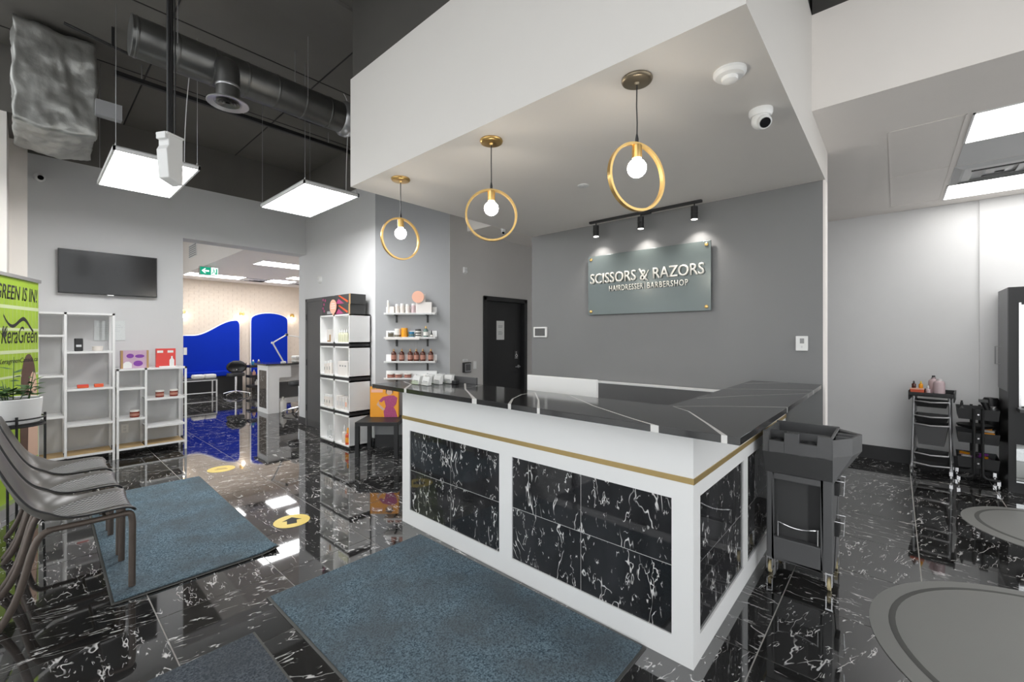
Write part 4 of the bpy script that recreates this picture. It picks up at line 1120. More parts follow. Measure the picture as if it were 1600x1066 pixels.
# styling tool boxes on top
def tool_box(x, y0, y1, z0, h, label, art):
    t = thing('styling_tool_box', (x, (y0 + y1) / 2, z0), 0, label, 'box', 'styling tool boxes on the cube shelf'); w_ = (y1 - y0) / 2
    MB().box(0, .22, -w_, w_, 0, h).build('carton', 'dkgrey', t, bevel=.002)
    if art == 'iron':
        MB().prism([(w_ * .55, h * .92), (w_ * .40, h * .97), (-w_ * .75, h * .30), (-w_ * .62, h * .16)], 'x', -.0015, 0).build('iron_picture', 'redlt', t)
        MB().prism([(w_ * .9, h * .1), (-w_ * .2, h * .1), (w_ * .5, h * .6)], 'x', -.0012, 0).build('glow_print', 'pink', t)
        MB().box(-.0015, 0, -w_, -w_ * .82, 0, h).build('side_print', 'kraft', t)
    else:
        for (a, c) in ((.9, .85), (.75, .6), (.9, .4), (.72, .25), (.55, .8)): MB().lathe((0, w_ * a - .01, h * c), [(.020, 0), (.020, -.0015)], 12, 'x').build('flower_print', 'pink', t)
        MB().box(-.0015, 0, -w_ * .6, w_ * .2, h * .08, h * .22).build('text_print', 'wall_mid', t)
ZS = ZT_[3] + CH[3]
tool_box(2.83, 5.80, 6.19, ZS, .27, 'tall dark dryer box with pink flowers on the cube shelf', 'flower')
tool_box(2.82, 5.36, 5.785, ZS, .135, 'lower dark straightener box with an orange iron on the cube shelf', 'iron')
tool_box(2.82, 5.35, 5.785, ZS + .136, .135, 'upper dark straightener box with an orange iron on the cube shelf', 'iron')
t = thing('promo_tag', (2.80, 5.79, ZS), 0, 'round peach promotional tag standing before the tool boxes', 'tag', 'peach promotional discs')
MB().lathe((0, 0, .115), [(.098, 0), (.098, -.004)], 28, 'x').build('disc', 'peach', t)
MB().box(-.003, .012, -.02, .02, 0, .03).build('foot', 'peach', t)
for k, (w_, z) in enumerate(((.05, .15), (.065, .12), (.06, .09))): MB().box(-.0048, -.0038, -w_, w_, z, z + .010).build('printed_line', 'paper', t)

# ------------------------------------------------------------------ picture-ledge shelves on the diagonal wall (local x along the wall, -y into the room)
WA = YAW - PI / 2
def onwall(s, d, z): return tuple(P0 + RT * s - FW * d + Vector((0, 0, z)))
def sx(px, dep=5.70): return (px - 800) / FPX * dep + 1.833
SH = {'top': 1.787, 'middle': 1.468, 'bottom': 1.150, 'lowest': .93}
for nm, z in SH.items():
    t = thing('wall_shelf', onwall(.49, 0, z), WA, {'top': 'top white ledge shelf with pale bottles', 'middle': 'second white ledge shelf with coloured jars', 'bottom': 'third white ledge shelf with amber bottles', 'lowest': 'lowest white ledge shelf just above the countertop'}[nm] + ' on the grey wall', 'shelf', 'ledge shelves on the grey wall')
    MB().box(-.34, .34, -.125, 0, -.018, 0).build('board', 'white', t)
    MB().box(-.34, .34, -.012, 0, 0, .09).build('back_lip', 'white', t)
    MB().box(.325, .34, -.125, 0, 0, .012).box(-.34, .34, -.125, -.118, -.018, .006).build('front_lip', 'white', t)
    for x in (-.20, .215): MB().box(x - .012, x + .012, -.10, 0, -.026, -.018).box(x - .012, x + .012, -.012, 0, -.12, -.018).build('bracket', 'blackm', t)
def W_(px, d=.07): return onwall(sx(px), d, 0)
def on_shelf(o, px, nm, d=.065):
    p = onwall(sx(px), d, SH[nm]); o.location = p; o.rotation_euler = (0, 0, WA + PI / 2 + PI); return o
G = 'products on the top ledge shelf'
on_shelf(tubeb(0, 0, 0, .016, .175, 'cream', 'white_pl', 'slim tall white tube at the left end of the top ledge shelf', G), 606, 'top')
t = on_shelf(thing('carton', label='small square white carton on the top ledge shelf', cat='box', group=G), 612.7, 'top')
MB().box(-.03, .03, -.028, .028, 0, .09).build('carton', 'creamb', t, bevel=.002); MB().box(-.0312, -.029, -.015, .015, .03, .05).build('label_print', 'inkg', t)
for i, (px, n) in enumerate(((620.5, 'first'), (628.2, 'second'), (636.8, 'third'), (645.8, 'fourth'))): on_shelf(tubeb(0, 0, 0, .029, .125 + .006 * (i % 2), 'cream' if i < 3 else 'pinkb', 'white_pl', '%s rounded white bottle from the left on the top ledge shelf' % n, G), px, 'top')
t = on_shelf(thing('display_carton', label='tall white display carton with a dark heading on the top ledge shelf', cat='box', group=G), 662.5, 'top')
MB().box(-.03, .03, -.105, .105, 0, .15).build('carton', 'creamb', t, bevel=.002)
MB().box(.0, .03, -.105, .02, .15, .26).build('header_card', 'creamb', t)
MB().box(-.0015, .001, -.098, -.005, .205, .25).build('heading_block', 'dkgrey', t)
text_obj('heading', 'FLEX', 'paper', t, (-.0016, -.012, .213), (0, -1, 0), (0, 0, 1), .075, .028, .0006, bold=.01)
for (a, c) in ((-.06, .06), (.02, .09), (.06, .03)): MB().prism([(a - .02, c - .02), (a + .03, c - .01), (a + .01, c + .04)], 'x', -.0312, -.03).build('shape_print', 'wall_lt', t)
t = thing('promo_tag', onwall(sx(654), .115, SH['top']), WA + PI / 2 + PI, 'round peach promotional tag on the top ledge shelf', 'tag', 'peach promotional discs')
MB().lathe((0, 0, .215), [(.080, 0), (.080, -.004)], 28, 'x').build('disc', 'peach', t); MB().tube([(.002, 0, 0), (.002, 0, .15)], .003, 6).build('stick', 'clear', t)
for (w_, z) in ((.04, .245), (.055, .22), (.05, .195)): MB().box(-.0048, -.0038, -w_, w_, z, z + .008).build('printed_line', 'paper', t)
G = 'products on the second ledge shelf'
on_shelf(jar(0, 0, 0, .036, .072, 'olive', 'steel', 'olive jar at the left end of the second ledge shelf', None, G), 610, 'middle')
t2 = on_shelf(jar(0, 0, 0, .039, .115, 'whitej', 'whitej', 'white jar with a green foot band on the second ledge shelf', None, G), 621, 'middle'); MB().lathe((0, 0, 0), [(.0398, .008), (.0398, .035)], 20).build('green_band', 'olive', t2)
on_shelf(jar(0, 0, 0, .042, .125, 'orangej', 'orangej', 'bright orange jar on the second ledge shelf', None, G), 631.7, 'middle')
on_shelf(jar(0, 0, 0, .036, .075, 'bluej', 'bluej', 'blue jar on the second ledge shelf', 'teal', G), 642.8, 'middle')
t2 = on_shelf(jar(0, 0, 0, .037, .110, 'whitej', 'dkgrey', 'black and white striped jar on the second ledge shelf', None, G), 653, 'middle')
for z in (.018, .05): MB().lathe((0, 0, 0), [(.0378, z), (.0378, z + .016)], 20).build('black_band', 'dkgrey', t2)
on_shelf(bottle(0, 0, 0, .033, .15, 'teal', 'gold', 'teal bottle with brass neck on the second ledge shelf', group=G, neck=.28, band='whitej'), 665.2, 'middle')
on_shelf(bottle(0, 0, 0, .017, .095, 'dkgrey', 'black', 'small black dropper bottle on the second ledge shelf', group=G, neck=.45, band='whitej'), 674, 'middle')
t = thing('shelf_talker', onwall(sx(630), .13, SH['middle'] - .028), WA + PI / 2 + PI, 'pale price strip along the edge of the second ledge shelf', 'price strip')
MB().box(-.003, 0, -.225, .225, 0, .03).build('strip', 'creamb', t)
for y in (-.18, -.07, .04, .15): MB().box(-.0036, -.0028, y - .03, y + .03, .010, .018).build('printed_line', 'kraft', t)
G = 'amber bottles on the third ledge shelf'
for px, n in zip((614.7, 627.5, 640.7, 650.3, 660.5, 673), ('first', 'second', 'third', 'fourth', 'fifth', 'sixth')):
    on_shelf(bottle(0, 0, 0, .034, .165, 'amber', 'kraft', '%s amber bottle from the left on the third ledge shelf' % n, group=G, neck=.26, band='rose'), px, 'bottom')
G = 'oxblood jars on the lowest ledge shelf'
for px, n in zip((610, 622, 637), ('left', 'middle', 'right')): on_shelf(jar(0, 0, 0, .045, .06, 'redjar', 'whitej', '%s low oxblood jar on the lowest ledge shelf' % n, 'rose', G), px, 'lowest')

# ------------------------------------------------------------------ side table with poster
tc_ = P0 + RT * (.0) ; TC = Vector((2.652, 4.93, 0)) + RT * .262 + FW * .255
t = thing('side_table', tuple(TC), WA, 'black square side table below the ledge shelves', 'table')
MB().box(-.262, .262, -.25, .25, .385, .432).build('top', 'blackm', t, bevel=.003)
for x in (-1, 1):
    for y in (-1, 1): MB().box(x * .262, x * .214, y * .25, y * .202, 0, .385).build('leg', 'blackm', t)
t = thing('display_board', tuple(Vector((0, 0, .432)) + TC + RT * (-.005) + FW * .1), WA, 'orange display board with a woman in a magenta dress on the side table', 'display')
MB().box(-.185, .185, -.0, .055, 0, .395).build('board', 'orange', t, bevel=.002)
MB().prism([(.0, 0), (.17, 0), (.15, .08), (.12, .13), (.155, .17), (.17, .25), (.125, .28), (.06, .28), (-.02, .26), (-.07, .21), (-.04, .19), (.0, .22), (.02, .14), (-.01, .07)], 'y', -.0015, 0).build('dress_picture', 'pink', t)
hd = MB().lathe((.065, 0, .325), [(.038, 0), (.038, -.002)], 18, 'y').build('face_picture', 'skin', t)
MB().prism([(.02, .30), (.02, .365), (.05, .385), (.09, .385), (.115, .36), (.11, .30), (.098, .35), (.035, .352)], 'y', -.0026, -.002).build('hair_picture', 'hair', hd)
MB().prism([(-.075, .205), (-.10, .16), (-.02, .085), (.01, .10), (-.065, .165)], 'y', -.0018, 0).build('arm_picture', 'skin', t)
for x in (-.14, -.09, -.04, .01): MB().box(x - .018, x + .018, -.0012, 0, .365, .38).build('heading_print', 'kraft', t)
MB().prism([(-.17, .32), (-.02, .32), (-.02, .36), (-.17, .36)], 'y', -.0011, 0).build('tint_print', 'peach', t)

# ------------------------------------------------------------------ small fittings on the hall wall
def ymount(name, label, cat, x, z): return thing(name, (x, YDW, z), 0, label, cat)
t = ymount('motion_sensor', 'small white motion sensor high on the hall wall', 'sensor', 4.04, 2.40)
MB().prism([(0, -.045), (0, .045), (-.03, .04), (-.035, -.03)], 'x', -.03, .03).xform(Matrix(((1, 0, 0, 0), (0, 1, 0, 0), (0, 0, 1, 0), (0, 0, 0, 1)))).build('cover', 'white_pl', t, bevel=.003); MB().box(-.018, .018, -.037, -.032, -.015, .02).build('lens', 'wall_lt', t)
t = ymount('door_keypad', 'square access keypad with white rim left of the black door', 'keypad', 4.06, 1.055)
MB().box(-.062, .062, -.05, 0, -.075, .065).build('body', 'black', t, bevel=.003); MB().box(-.055, .055, -.053, -.049, -.062, .052).build('rim', 'steel', t); MB().box(-.045, .045, -.0545, -.0525, -.05, .042).build('display', 'doorgry', t)
t = ymount('keypad_label', 'small pale label above the access keypad', 'label', 4.05, 1.15); MB().box(-.045, .045, -.003, 0, -.015, .015).build('card', 'paper', t); MB().box(-.03, .03, -.0035, -.0028, -.003, .004).build('printed_line', 'inkg', t)
t = ymount('light_switch', 'white light switch between keypad and black door', 'switch', 4.235, 1.075); MB().box(-.03, .03, -.006, 0, -.055, .055).build('cover', 'white_pl', t, bevel=.002); MB().box(-.012, .012, -.010, -.005, -.028, .028).build('rocker', 'white_pl', t)
t = thing('door_notice', (4.83, YDW + .06, 1.43), 0, 'white notice sheet taped to the black door', 'notice')
MB().box(-.085, .085, -.003, 0, 0, .29).build('sheet', 'paper', t)
for k, z in enumerate((.21, .19, .12, .10, .08)): MB().box(-.05, .05 - .01 * (k % 3), -.0036, -.0028, z, z + .007).build('printed_line', 'inkg', t)
t = thing('washroom_sign', (5.20, YDW + .06, 1.13), 0, 'small black and white accessible washroom pictogram on the door', 'sign')
MB().box(-.045, .045, -.003, 0, -.005, .12).build('plate', 'dkgrey', t)
pg = MB().tube([(.020 * math.cos(2 * PI * k / 20), -.004, .045 + .020 * math.sin(2 * PI * k / 20)) for k in range(20)], .004, 6, closed=True).lathe((-.004, -.003, .103), [(.008, 0), (.008, -.002)], 12, 'y').tube([(-.004, -.004, .09), (-.004, -.004, .062), (.018, -.004, .062), (.030, -.004, .03)], .004, 6)
pg.build('wheelchair_symbol', 'paper', t); MB().box(-.03, .03, -.0036, -.0028, .004, .012).build('text_print', 'paper', t)

# ------------------------------------------------------------------ grey salon cart at the right end of the desk
t = thing('salon_cart', (3.07, .44, 0), 0, 'grey moulded salon cart on casters at the right end of the desk', 'cart')
B0, B1 = -.168, .165
bd = MB()
bd.box(.0, .06, B0, B0 + .05, .11, .645).box(.0, .06, B1 - .035, B1, .11, .645).box(.0, .06, B0 + .05, B1 - .035, .11, .245).box(.0, .06, B0 + .05, B1 - .035, .60, .645)
bd.box(.06, .38, B0, B1, .11, .645)
bd.build('body', 'grey_pl', t, bevel=.006)
# bin: sloping skirt and upright rim, open tray
def ring(poly0, z0, poly1, z1, mb):
    n = len(poly0); mb.add([(*p, z0) for p in poly0] + [(*p, z1) for p in poly1], [(i, (i + 1) % n, (i + 1) % n + n, i + n) for i in range(n)])
lo = [(-.005, B0 - .002), (.385, B0 - .002), (.385, B1 + .002), (-.005, B1 + .002)]
hi = [(-.035, B0 - .004), (.40, B0 - .004), (.40, B1 + .012), (-.035, B1 + .012)]
inn = [(-.005, B0 + .012), (.38, B0 + .012), (.38, B1 - .005), (-.005, B1 - .005)]
bn = MB(); ring(lo, .643, hi, .775, bn)
bn.add([(*p, .643) for p in lo], [(0, 1, 2, 3)])
bn.build('sloped_skirt', 'dkgrey', t)
rm = MB()
# front rim with two cup notches
fx0, fx1 = -.035, -.003
ys_ = [B1 + .012, B1 - .02, B1 - .10, B1 - .175, B1 - .265, B0 - .004]
for k, (a, c) in enumerate(zip(ys_[:-1], ys_[1:])):
    zt = .90 if k % 2 == 0 else .845
    rm.box(fx0, fx1, c, a, .775, zt)
rm.box(.38, .40, B0 - .004, B1 + .012, .775, .90).box(-.035, .40, B1 - .005, B1 + .012, .775, .89).box(-.035, .40, B0 - .004, B0 + .012, .775, .895)
rm.box(-.003, .38, B0 + .012, B1 - .005, .775, .80)
rm.box(-.003, .08, B1 - .105, B1 - .10, .80, .89).box(.08, .088, B0 + .01, B1 - .01, .80, .89)
rm.build('tray_rim', 'grey_pl', t, bevel=.004)
for y in (B1 - .06, B1 - .22): MB().lathe((.035, y, .80), [(.034, .0), (.036, .05), (.033, .05), (.031, .004)], 18).build('cup_holder', 'dkgrey', t, smooth=30)
sd = MB()
p_lo = [(.0, B0), (.10, B0 - .01), (.26, B0 - .01), (.36, B0)]
p_md = [(-.03, B0 - .004), (.10, B0 - .085), (.27, B0 - .120), (.385, B0 - .004)]
sd.add([(*p, .63) for p in p_lo] + [(*p, .79) for p in p_md] + [(*p, .89) for p in p_md], [(0, 1, 5, 4), (1, 2, 6, 5), (2, 3, 7, 6), (4, 5, 9, 8), (5, 6, 10, 9), (6, 7, 11, 10), (0, 3, 2, 1), (3, 0, 4, 7), (7, 4, 8, 11)])
q = [(.0, B0 - .004), (.11, B0 - .068), (.265, B0 - .098), (.35, B0 - .004)]
sd.add([(*p, .89) for p in p_md] + [(*p, .885) for p in q] + [(*p, .82) for p in q], [(0, 1, 5, 4), (1, 2, 6, 5), (2, 3, 7, 6), (3, 0, 4, 7), (4, 5, 9, 8), (5, 6, 10, 9), (6, 7, 11, 10), (7, 4, 8, 11), (8, 9, 10, 11)])
sdo = sd.build('side_tool_pocket', 'grey_pl', t)
for x in (.12, .23): MB().box(x - .008, x + .008, B0 - .10 + (.02 if x < .2 else 0), B0, .845, .888).build('pocket_divider', 'grey_pl', sdo)
rc = MB().box(.056, .062, B0 + .05, B1 - .035, .245, .60).build('recess_panel', 'dkgrey', t)
MB().prism([(B0 + .05, .245), (B0 + .12, .245), (B0 + .12, .60), (B0 + .05, .60)], 'x', .045, .056).build('recess_step', 'blackm', t)
wr = [(.012, y, .34 - .035 * math.sin(PI * (y - (B0 + .07)) / (B1 - B0 - .13)) * .6) for y in [B0 + .07 + (B1 - B0 - .13) * k / 10 for k in range(11)]]
MB().tube([(.012, B0 + .07, .25)] + wr + [(.012, B1 - .06, .25)], .004, 8).build('wire_rail', 'chrome', t, smooth=True)
for (x, y, a) in ((.03, .15, .5), (.03, -.15, -.1), (.35, .15, .3), (.35, -.155, .9)):
    c = MB().box(x - .018, x + .018, y - .018, y + .018, .098, .112).box(x - .016, x + .03, y - .016, y - .011, .03, .10).box(x - .016, x + .03, y + .011, y + .016, .03, .10)
    co = c.build('caster', 'chrome', t); wl = MB().lathe((x + .012, y - .010, .036), [(.020, 0), (.036, .003), (.036, .017), (.020, .020)], 22, 'y').build('wheel', 'yellowed', co, smooth=30)
for z in (.30, .54):
    bk = MB().box(.10, .20, B0 - .022, B0, z, z + .075).build('side_basket', 'black', t)
    MB().tube([(.09, B0, z + .09), (.09, B0 - .045, z + .09), (.22, B0 - .045, z + .09), (.22, B0, z + .09)], .002, 6).tube([(.16, B0 - .045, z + .09), (.16, B0 - .04, z - .01), (.16, B0, z - .01)], .002, 6).build('wire', 'chrome', bk)

# ------------------------------------------------------------------ salon mats on the right
def salon_mat(cx, cy, r, label, sq=1.0, hollow=None):
    t = thing('salon_mat', (cx, cy, 0), 0, label, 'mat', 'round salon mats')
    MB().lathe((0, 0, 0), [(r, 0), (r, .004), (r - .09, .012), (0, .0125)], 72).xform(Matrix.Diagonal((sq, 1, 1, 1))).build('bevelled_edge', 'smat', t, smooth=50)
    MB().lathe((0, 0, 0), [(r - .078, .0115), (r - .085, .0135), (r - .105, .0135), (r - .11, .0115)], 72).xform(Matrix.Diagonal((sq, 1, 1, 1))).build('groove', 'rubber', t, smooth=20)
    MB().lathe((0, 0, 0), [(r - .10, .0125), (r - .125, .0165), (0, .0165)], 72).xform(Matrix.Diagonal((sq, 1, 1, 1))).build('cushion', 'smat', t, smooth=20)
salon_mat(3.01, -.737, .845, 'large round grey salon mat in the bottom right corner')
salon_mat(5.13, -.95, .55, 'round grey salon mat farther back, before the mirror station')

# ------------------------------------------------------------------ right room: lay-in lights, diffuser, hatch
def troffer(x0, x1, y0, y1, label, z=ZR, e='rpanel_e', grp='lit troffers in the right ceiling'):
    t = thing('ceiling_light', ((x0 + x1) / 2, (y0 + y1) / 2, z), 0, label, 'light', grp); hx, hy = (x1 - x0) / 2, (y1 - y0) / 2
    MB().box(-hx, hx, -hy, -hy + .012, -.006, 0).box(-hx, hx, hy - .012, hy, -.006, 0).box(-hx, -hx + .012, -hy, hy, -.006, 0).box(hx - .012, hx, -hy, hy, -.006, 0).build('frame', 'white_m', t)
    MB().box(-hx + .012, hx - .012, -hy + .012, hy - .012, -.004, 0).build('diffuser', e, t)
troffer(4.14, 4.74, -1.60, -.38, 'lit ceiling panel nearest the white soffit face, right room')
troffer(5.955, 6.545, -1.60, -.37, 'lit ceiling panel behind the air diffuser, right room')
t = thing('air_diffuser', (5.645, -.675, ZR), 0, 'square metal air diffuser between the two right ceiling panels', 'air vent')
MB().box(-.295, .295, -.295, .295, -.004, 0).build('backing', 'wall_lt', t)
for k, r in enumerate((.29, .22, .15, .08)):
    mb = MB(); ring([(-r, -r), (r, -r), (r, r), (-r, r)], -.004, [(-r + .05, -r + .05), (r - .05, -r + .05), (r - .05, r - .05), (-r + .05, r - .05)], -.022, mb); mb.build('louvre', 'white_m' if k % 2 else 'wall_lt', t)
MB().box(-.16, -.13, -.18, .18, -.0245, -.005).build('slot', 'ink', t)
cr = bpy.data.objects['ceiling_right']
MB().box(4.76, 5.33, -.98, -.385, ZR - .004, ZR).build('ceiling_tile', 'wall_lt', cr)
MB().box(4.76, 5.33, -1.58, -.99, ZR - .004, ZR).build('ceiling_tile', 'wall_lt', cr)
h = MB()
for (a, c, e, f) in ((4.12, 6.50, .035, .045), (4.12, 6.50, -.355, -.345), (4.12, 4.13, -.35, .04), (6.49, 6.50, -.35, .04), (5.30, 5.31, -.35, .04)): h.box(a, c, e, f, ZR - .003, ZR)
h.build('access_hatch_bead', 'wall_wh', cr)

# silver drawer trolley
t = thing('drawer_trolley', (6.33, -.275, 0), -.10, 'silver framed salon trolley with grey drawers against the right wall', 'trolley')
for s in (-1, 1):
    MB().tube([(.0, s * .150, .06), (.02, s * .135, .84)], .011, 8).build('post', 'steel', t, smooth=True)
    MB().tube([(.30, s * .150, .06), (.28, s * .135, .84)], .011, 8).build('post', 'steel', t, smooth=True)
    MB().box(-.01, .31, s * .15 - .008, s * .15 + .008, .085, .115).build('side_bar', 'steel', t)
MB().tube([(.0, -.15, .13), (-.012, 0, .118), (.0, .15, .13)], .008, 8).build('front_bar', 'steel', t, smooth=True)
tp = MB().box(-.02, .32, -.175, .175, .845, .862).box(-.02, .32, -.175, -.165, .80, .90).box(-.02, .32, .165, .175, .80, .90).box(.31, .32, -.175, .175, .862, .90).box(-.02, -.01, -.175, .175, .845, .885)
tp.build('top_tray', 'black', t, bevel=.003)
for (z0, z1, w0, w1, m) in ((.735, .790, .112, .122, 'black'), (.585, .635, .115, .125, 'black'), (.335, .545, .095, .125, 'doorgry'), (.165, .235, .115, .130, 'black')):
    dr = MB(); ring([(.012, -w0), (.28, -w0), (.28, w0), (.012, w0)], z0, [(-.008, -w1), (.29, -w1), (.29, w1), (-.008, w1)], z1, dr); dr.add([(.012, -w0, z0), (.28, -w0, z0), (.28, w0, z0), (.012, w0, z0)], [(0, 1, 2, 3)])
    o = dr.build('drawer', m, t); md = o.modifiers.new('s', 'SOLIDIFY'); md.thickness = .004; md.offset = 1
    MB().tube([(-.006, -w1, z1 + .004), (-.028, 0, z1 - .004), (-.006, w1, z1 + .004)], .009, 8).build('lip', 'steel', o, smooth=True)
    MB().box(.0, .29, -.135, -.125, z1 - .002, z1 + .012).box(.0, .29, .125, .135, z1 - .002, z1 + .012).build('runner', 'steel', o)
for (x, y) in ((0, -.15), (0, .15), (.30, -.15), (.30, .15)):
    c = MB().box(x - .012, x + .012, y - .013, y + .013, .045, .085).build('caster', 'chrome', t); MB().lathe((x, y - .009, .026), [(.014, 0), (.026, .003), (.026, .015), (.014, .018)], 16, 'y').build('wheel', 'steel', c, smooth=30)
G = 'bottles on the drawer trolley'
bottle(6.45, -.30, .862, .042, .20, 'pinkb', 'dkgrey', 'tall pale pink bottle on the drawer trolley', group=G, neck=.22)
bottle(6.38, -.34, .862, .045, .17, 'pinkb', 'white_pl', 'wide pale pink bottle in front on the drawer trolley', group=G, neck=.14)
bottle(6.37, -.255, .862, .02, .10, 'pinkb', 'white_pl', 'small pink bottle with white cap on the drawer trolley', group=G)
t = thing('orange_caddy', (6.39, -.17, .862), 0, 'small orange caddy of bottles on the drawer trolley', 'caddy', G)
MB().box(-.04, .04, -.055, .055, 0, .05).build('box', 'redlt', t, bevel=.003); MB().box(-.042, .042, -.057, .057, .05, .06).build('rim', 'peach', t)
bottle(6.40, -.20, .924, .018, .075, 'orangej', 'yellow', 'yellow bottle standing in the orange caddy', group=G)
bottle(6.40, -.145, .924, .018, .075, 'amber', 'dkgrey', 'dark amber bottle standing in the orange caddy', group=G)

# black three tier trolley
t = thing('tier_trolley', (6.40, -.612, 0), -.04, 'black three tier wheeled trolley between drawer trolley and mirror station', 'trolley')
for z in (.655, .42, .175):
    b = MB(); ring([(-.16, -.135), (.16, -.135), (.16, .135), (-.16, .135)], z, [(-.17, -.145), (.17, -.145), (.17, .145), (-.17, .145)], z + .105, b)
    b.add([(-.16, -.135, z), (.16, -.135, z), (.16, .135, z), (-.16, .135, z)], [(0, 1, 2, 3)])
    o = b.build('basket', 'black', t); md = o.modifiers.new('s', 'SOLIDIFY'); md.thickness = .004
    MB().lathe((-.178, 0, z + .055), [(.008, 0), (.008, -.012)], 12, 'x').build('bolt', 'chrome', o)
for s in (-1, 1):
    for x in (-.185, .185):
        fr = fillet([(x, s * .03, .77), (x, s * .03, .09), (x, s * .13, .085), (x * .98, s * .145, .085)], .05)
        MB().tube(fr, .011, 8).build('frame_tube', 'blackm', t, smooth=True)
for (x, y) in ((-.18, -.135), (-.18, .135), (.18, -.135), (.18, .135)):
    c = MB().box(x - .012, x + .012, y - .012, y + .012, .04, .085).build('caster', 'chrome', t); MB().lathe((x, y - .008, .025), [(.012, 0), (.025, .003), (.025, .013), (.012, .016)], 16, 'y').build('wheel', 'steel', c, smooth=30)
for z in (.424, .179): MB().box(-.15, .15, -.125, .125, z, z + .056).build('basket_liner', 'dkgrey', t)
G = 'contents of the three tier trolley'
bottle(6.33, -.50, .66, .024, .17, 'dkgrey', 'black', 'black spray bottle in the top basket of the tier trolley', group=G)
t = thing('hair_clipper', (6.34, -.67, .66), 0, 'black hair clipper standing in the top basket of the tier trolley', 'clipper', G)
MB().tube([(0, 0, 0), (.005, -.01, .10), (.0, .02, .18)], [.024, .022, .028], 10).build('body', 'black', t, smooth=True); MB().box(-.03, .03, -.01, .05, .165, .19).build('head', 'dkgrey', t)
t = thing('steel_cup', (6.32, -.715, .66), 0, 'small steel cup in the top basket corner of the tier trolley', 'cup', G)
MB().lathe((0, 0, 0), [(.022, 0), (.024, .004), (.026, .13), (.023, .13), (.021, .01)], 16).build('cup', 'steel', t, smooth=30); MB().lathe((0, 0, 0), [(.0265, .12), (.0285, .125), (.0265, .13)], 16).build('rim', 'chrome', t)
t = thing('round_brush_tray', (6.42, -.60, .53), .1, 'round black bowl lid lying tilted in the middle basket', 'lid', G)
MB().lathe((0, 0, 0), [(.02, .0), (.125, .03), (.135, .05), (.13, .055), (.02, .012)], 26).build('bowl', 'black', t, smooth=30); MB().lathe((0, 0, 0), [(.03, .012), (.03, .025), (0, .027)], 16).build('knob', 'dkgrey', t)
rnd = random.Random(5)
for lv, n, cols in ((.231, 14, ['purpleb', 'orangej', 'purpleb', 'paper', 'peach', 'pinkb']), (.476, 4, ['orange', 'orange', 'paper'])):
    for k in range(n):
        cn = cols[k % len(cols)]; wd = {'purpleb': 'violet', 'orangej': 'orange', 'orange': 'orange', 'paper': 'white', 'peach': 'peach', 'pinkb': 'pink'}[cn]
        yy = -.60 + (rnd.uniform(-.085, .085) if n > 6 else rnd.uniform(-.085, -.04)); xx = 6.42 + rnd.uniform(-.105, .0) - (0 if n > 6 else .01)
        s = thing('colour_tube', (xx, yy, lv + .005 + (.021 * (k // 6) if n > 6 else .021 * k)), rnd.uniform(0, 3), '%s colour tube lying in the %s basket of the tier trolley' % (wd, 'bottom' if n > 6 else 'middle'), 'tube', '%s tubes in the %s basket' % (wd, 'bottom' if n > 6 else 'middle'))
        MB().box(-.045, .03, -.014, .014, 0, .02).build('body', cn, s, bevel=.004); MB().box(.03, .045, -.010, .010, .002, .018).build('cap', 'dkgrey', s)

# mirror station at the right edge
t = thing('mirror_station', (6.22, -1.25, 0), 0, 'tall dark styling station with mirror at the right edge of the photo', 'station')
MB().box(.0, .05, -.45, .45, 0, 1.95).build('panel', 'black', t)
MB().box(.05, .55, -.40, .45, .95, 1.95).build('cabinet', 'wall_mid', t)
MB().box(.05, .5, .40, .45, 0, .95).build('side_panel', 'black', t)
MB().box(-.006, .0, -.36, .37, .82, 1.78).build('mirror', 'mirror', t)
MB().box(-.012, .0, .37, .385, .80, 1.80).box(-.012, .0, -.375, -.36, .80, 1.80).build('light_strip', 'chrome', t)
MB().box(-.006, .0, -.40, .40, .10, .46).build('lower_mirror', 'mirror', t)
MB().box(-.16, .0, -.40, .40, .78, .81).build('shelf', 'doorgry', t)
hn = MB().tube([(.38, .45, 1.2), (.38, .49, 1.2), (.38, .49, 1.38), (.38, .45, 1.38)], .006, 8).build('door_handle', 'steel', t)
MB().lathe((.47, .51, .40), [(.055, 0), (.058, .02), (.058, .42), (.05, .44)], 18).build('tool_holder', 'blackm', t, smooth=30)
t = thing('styling_chair', (5.75, -1.52, 0), .3, 'black leather styling chair cut off by the right edge of the photo', 'chair')
MB().box(-.26, .26, -.26, .26, .44, .56).build('seat', 'leather', t, bevel=.04, bseg=3)
MB().box(-.30, -.20, -.25, .25, .54, .98).build('backrest', 'leather', t, bevel=.03, bseg=3)
for s in (-1, 1): MB().box(-.24, .22, s * .27 - .035, s * .27 + .035, .62, .70).box(-.22, -.16, s * .27 - .02, s * .27 + .02, .44, .64).build('armrest', 'leather', t, bevel=.02, bseg=3)
MB().tube([(0, 0, .02), (0, 0, .45)], .04, 16).build('hydraulic_column', 'chrome', t, smooth=True)
MB().lathe((0, 0, 0), [(.29, 0), (.29, .012), (.08, .035), (.05, .06)], 32).build('base', 'chrome', t, smooth=30)
MB().tube([(.2, -.2, .40), (.32, -.2, .25), (.36, -.2, .20), (.36, .2, .20), (.32, .2, .25), (.2, .2, .40)], .013, 8).build('footrest', 'chrome', t, smooth=True)

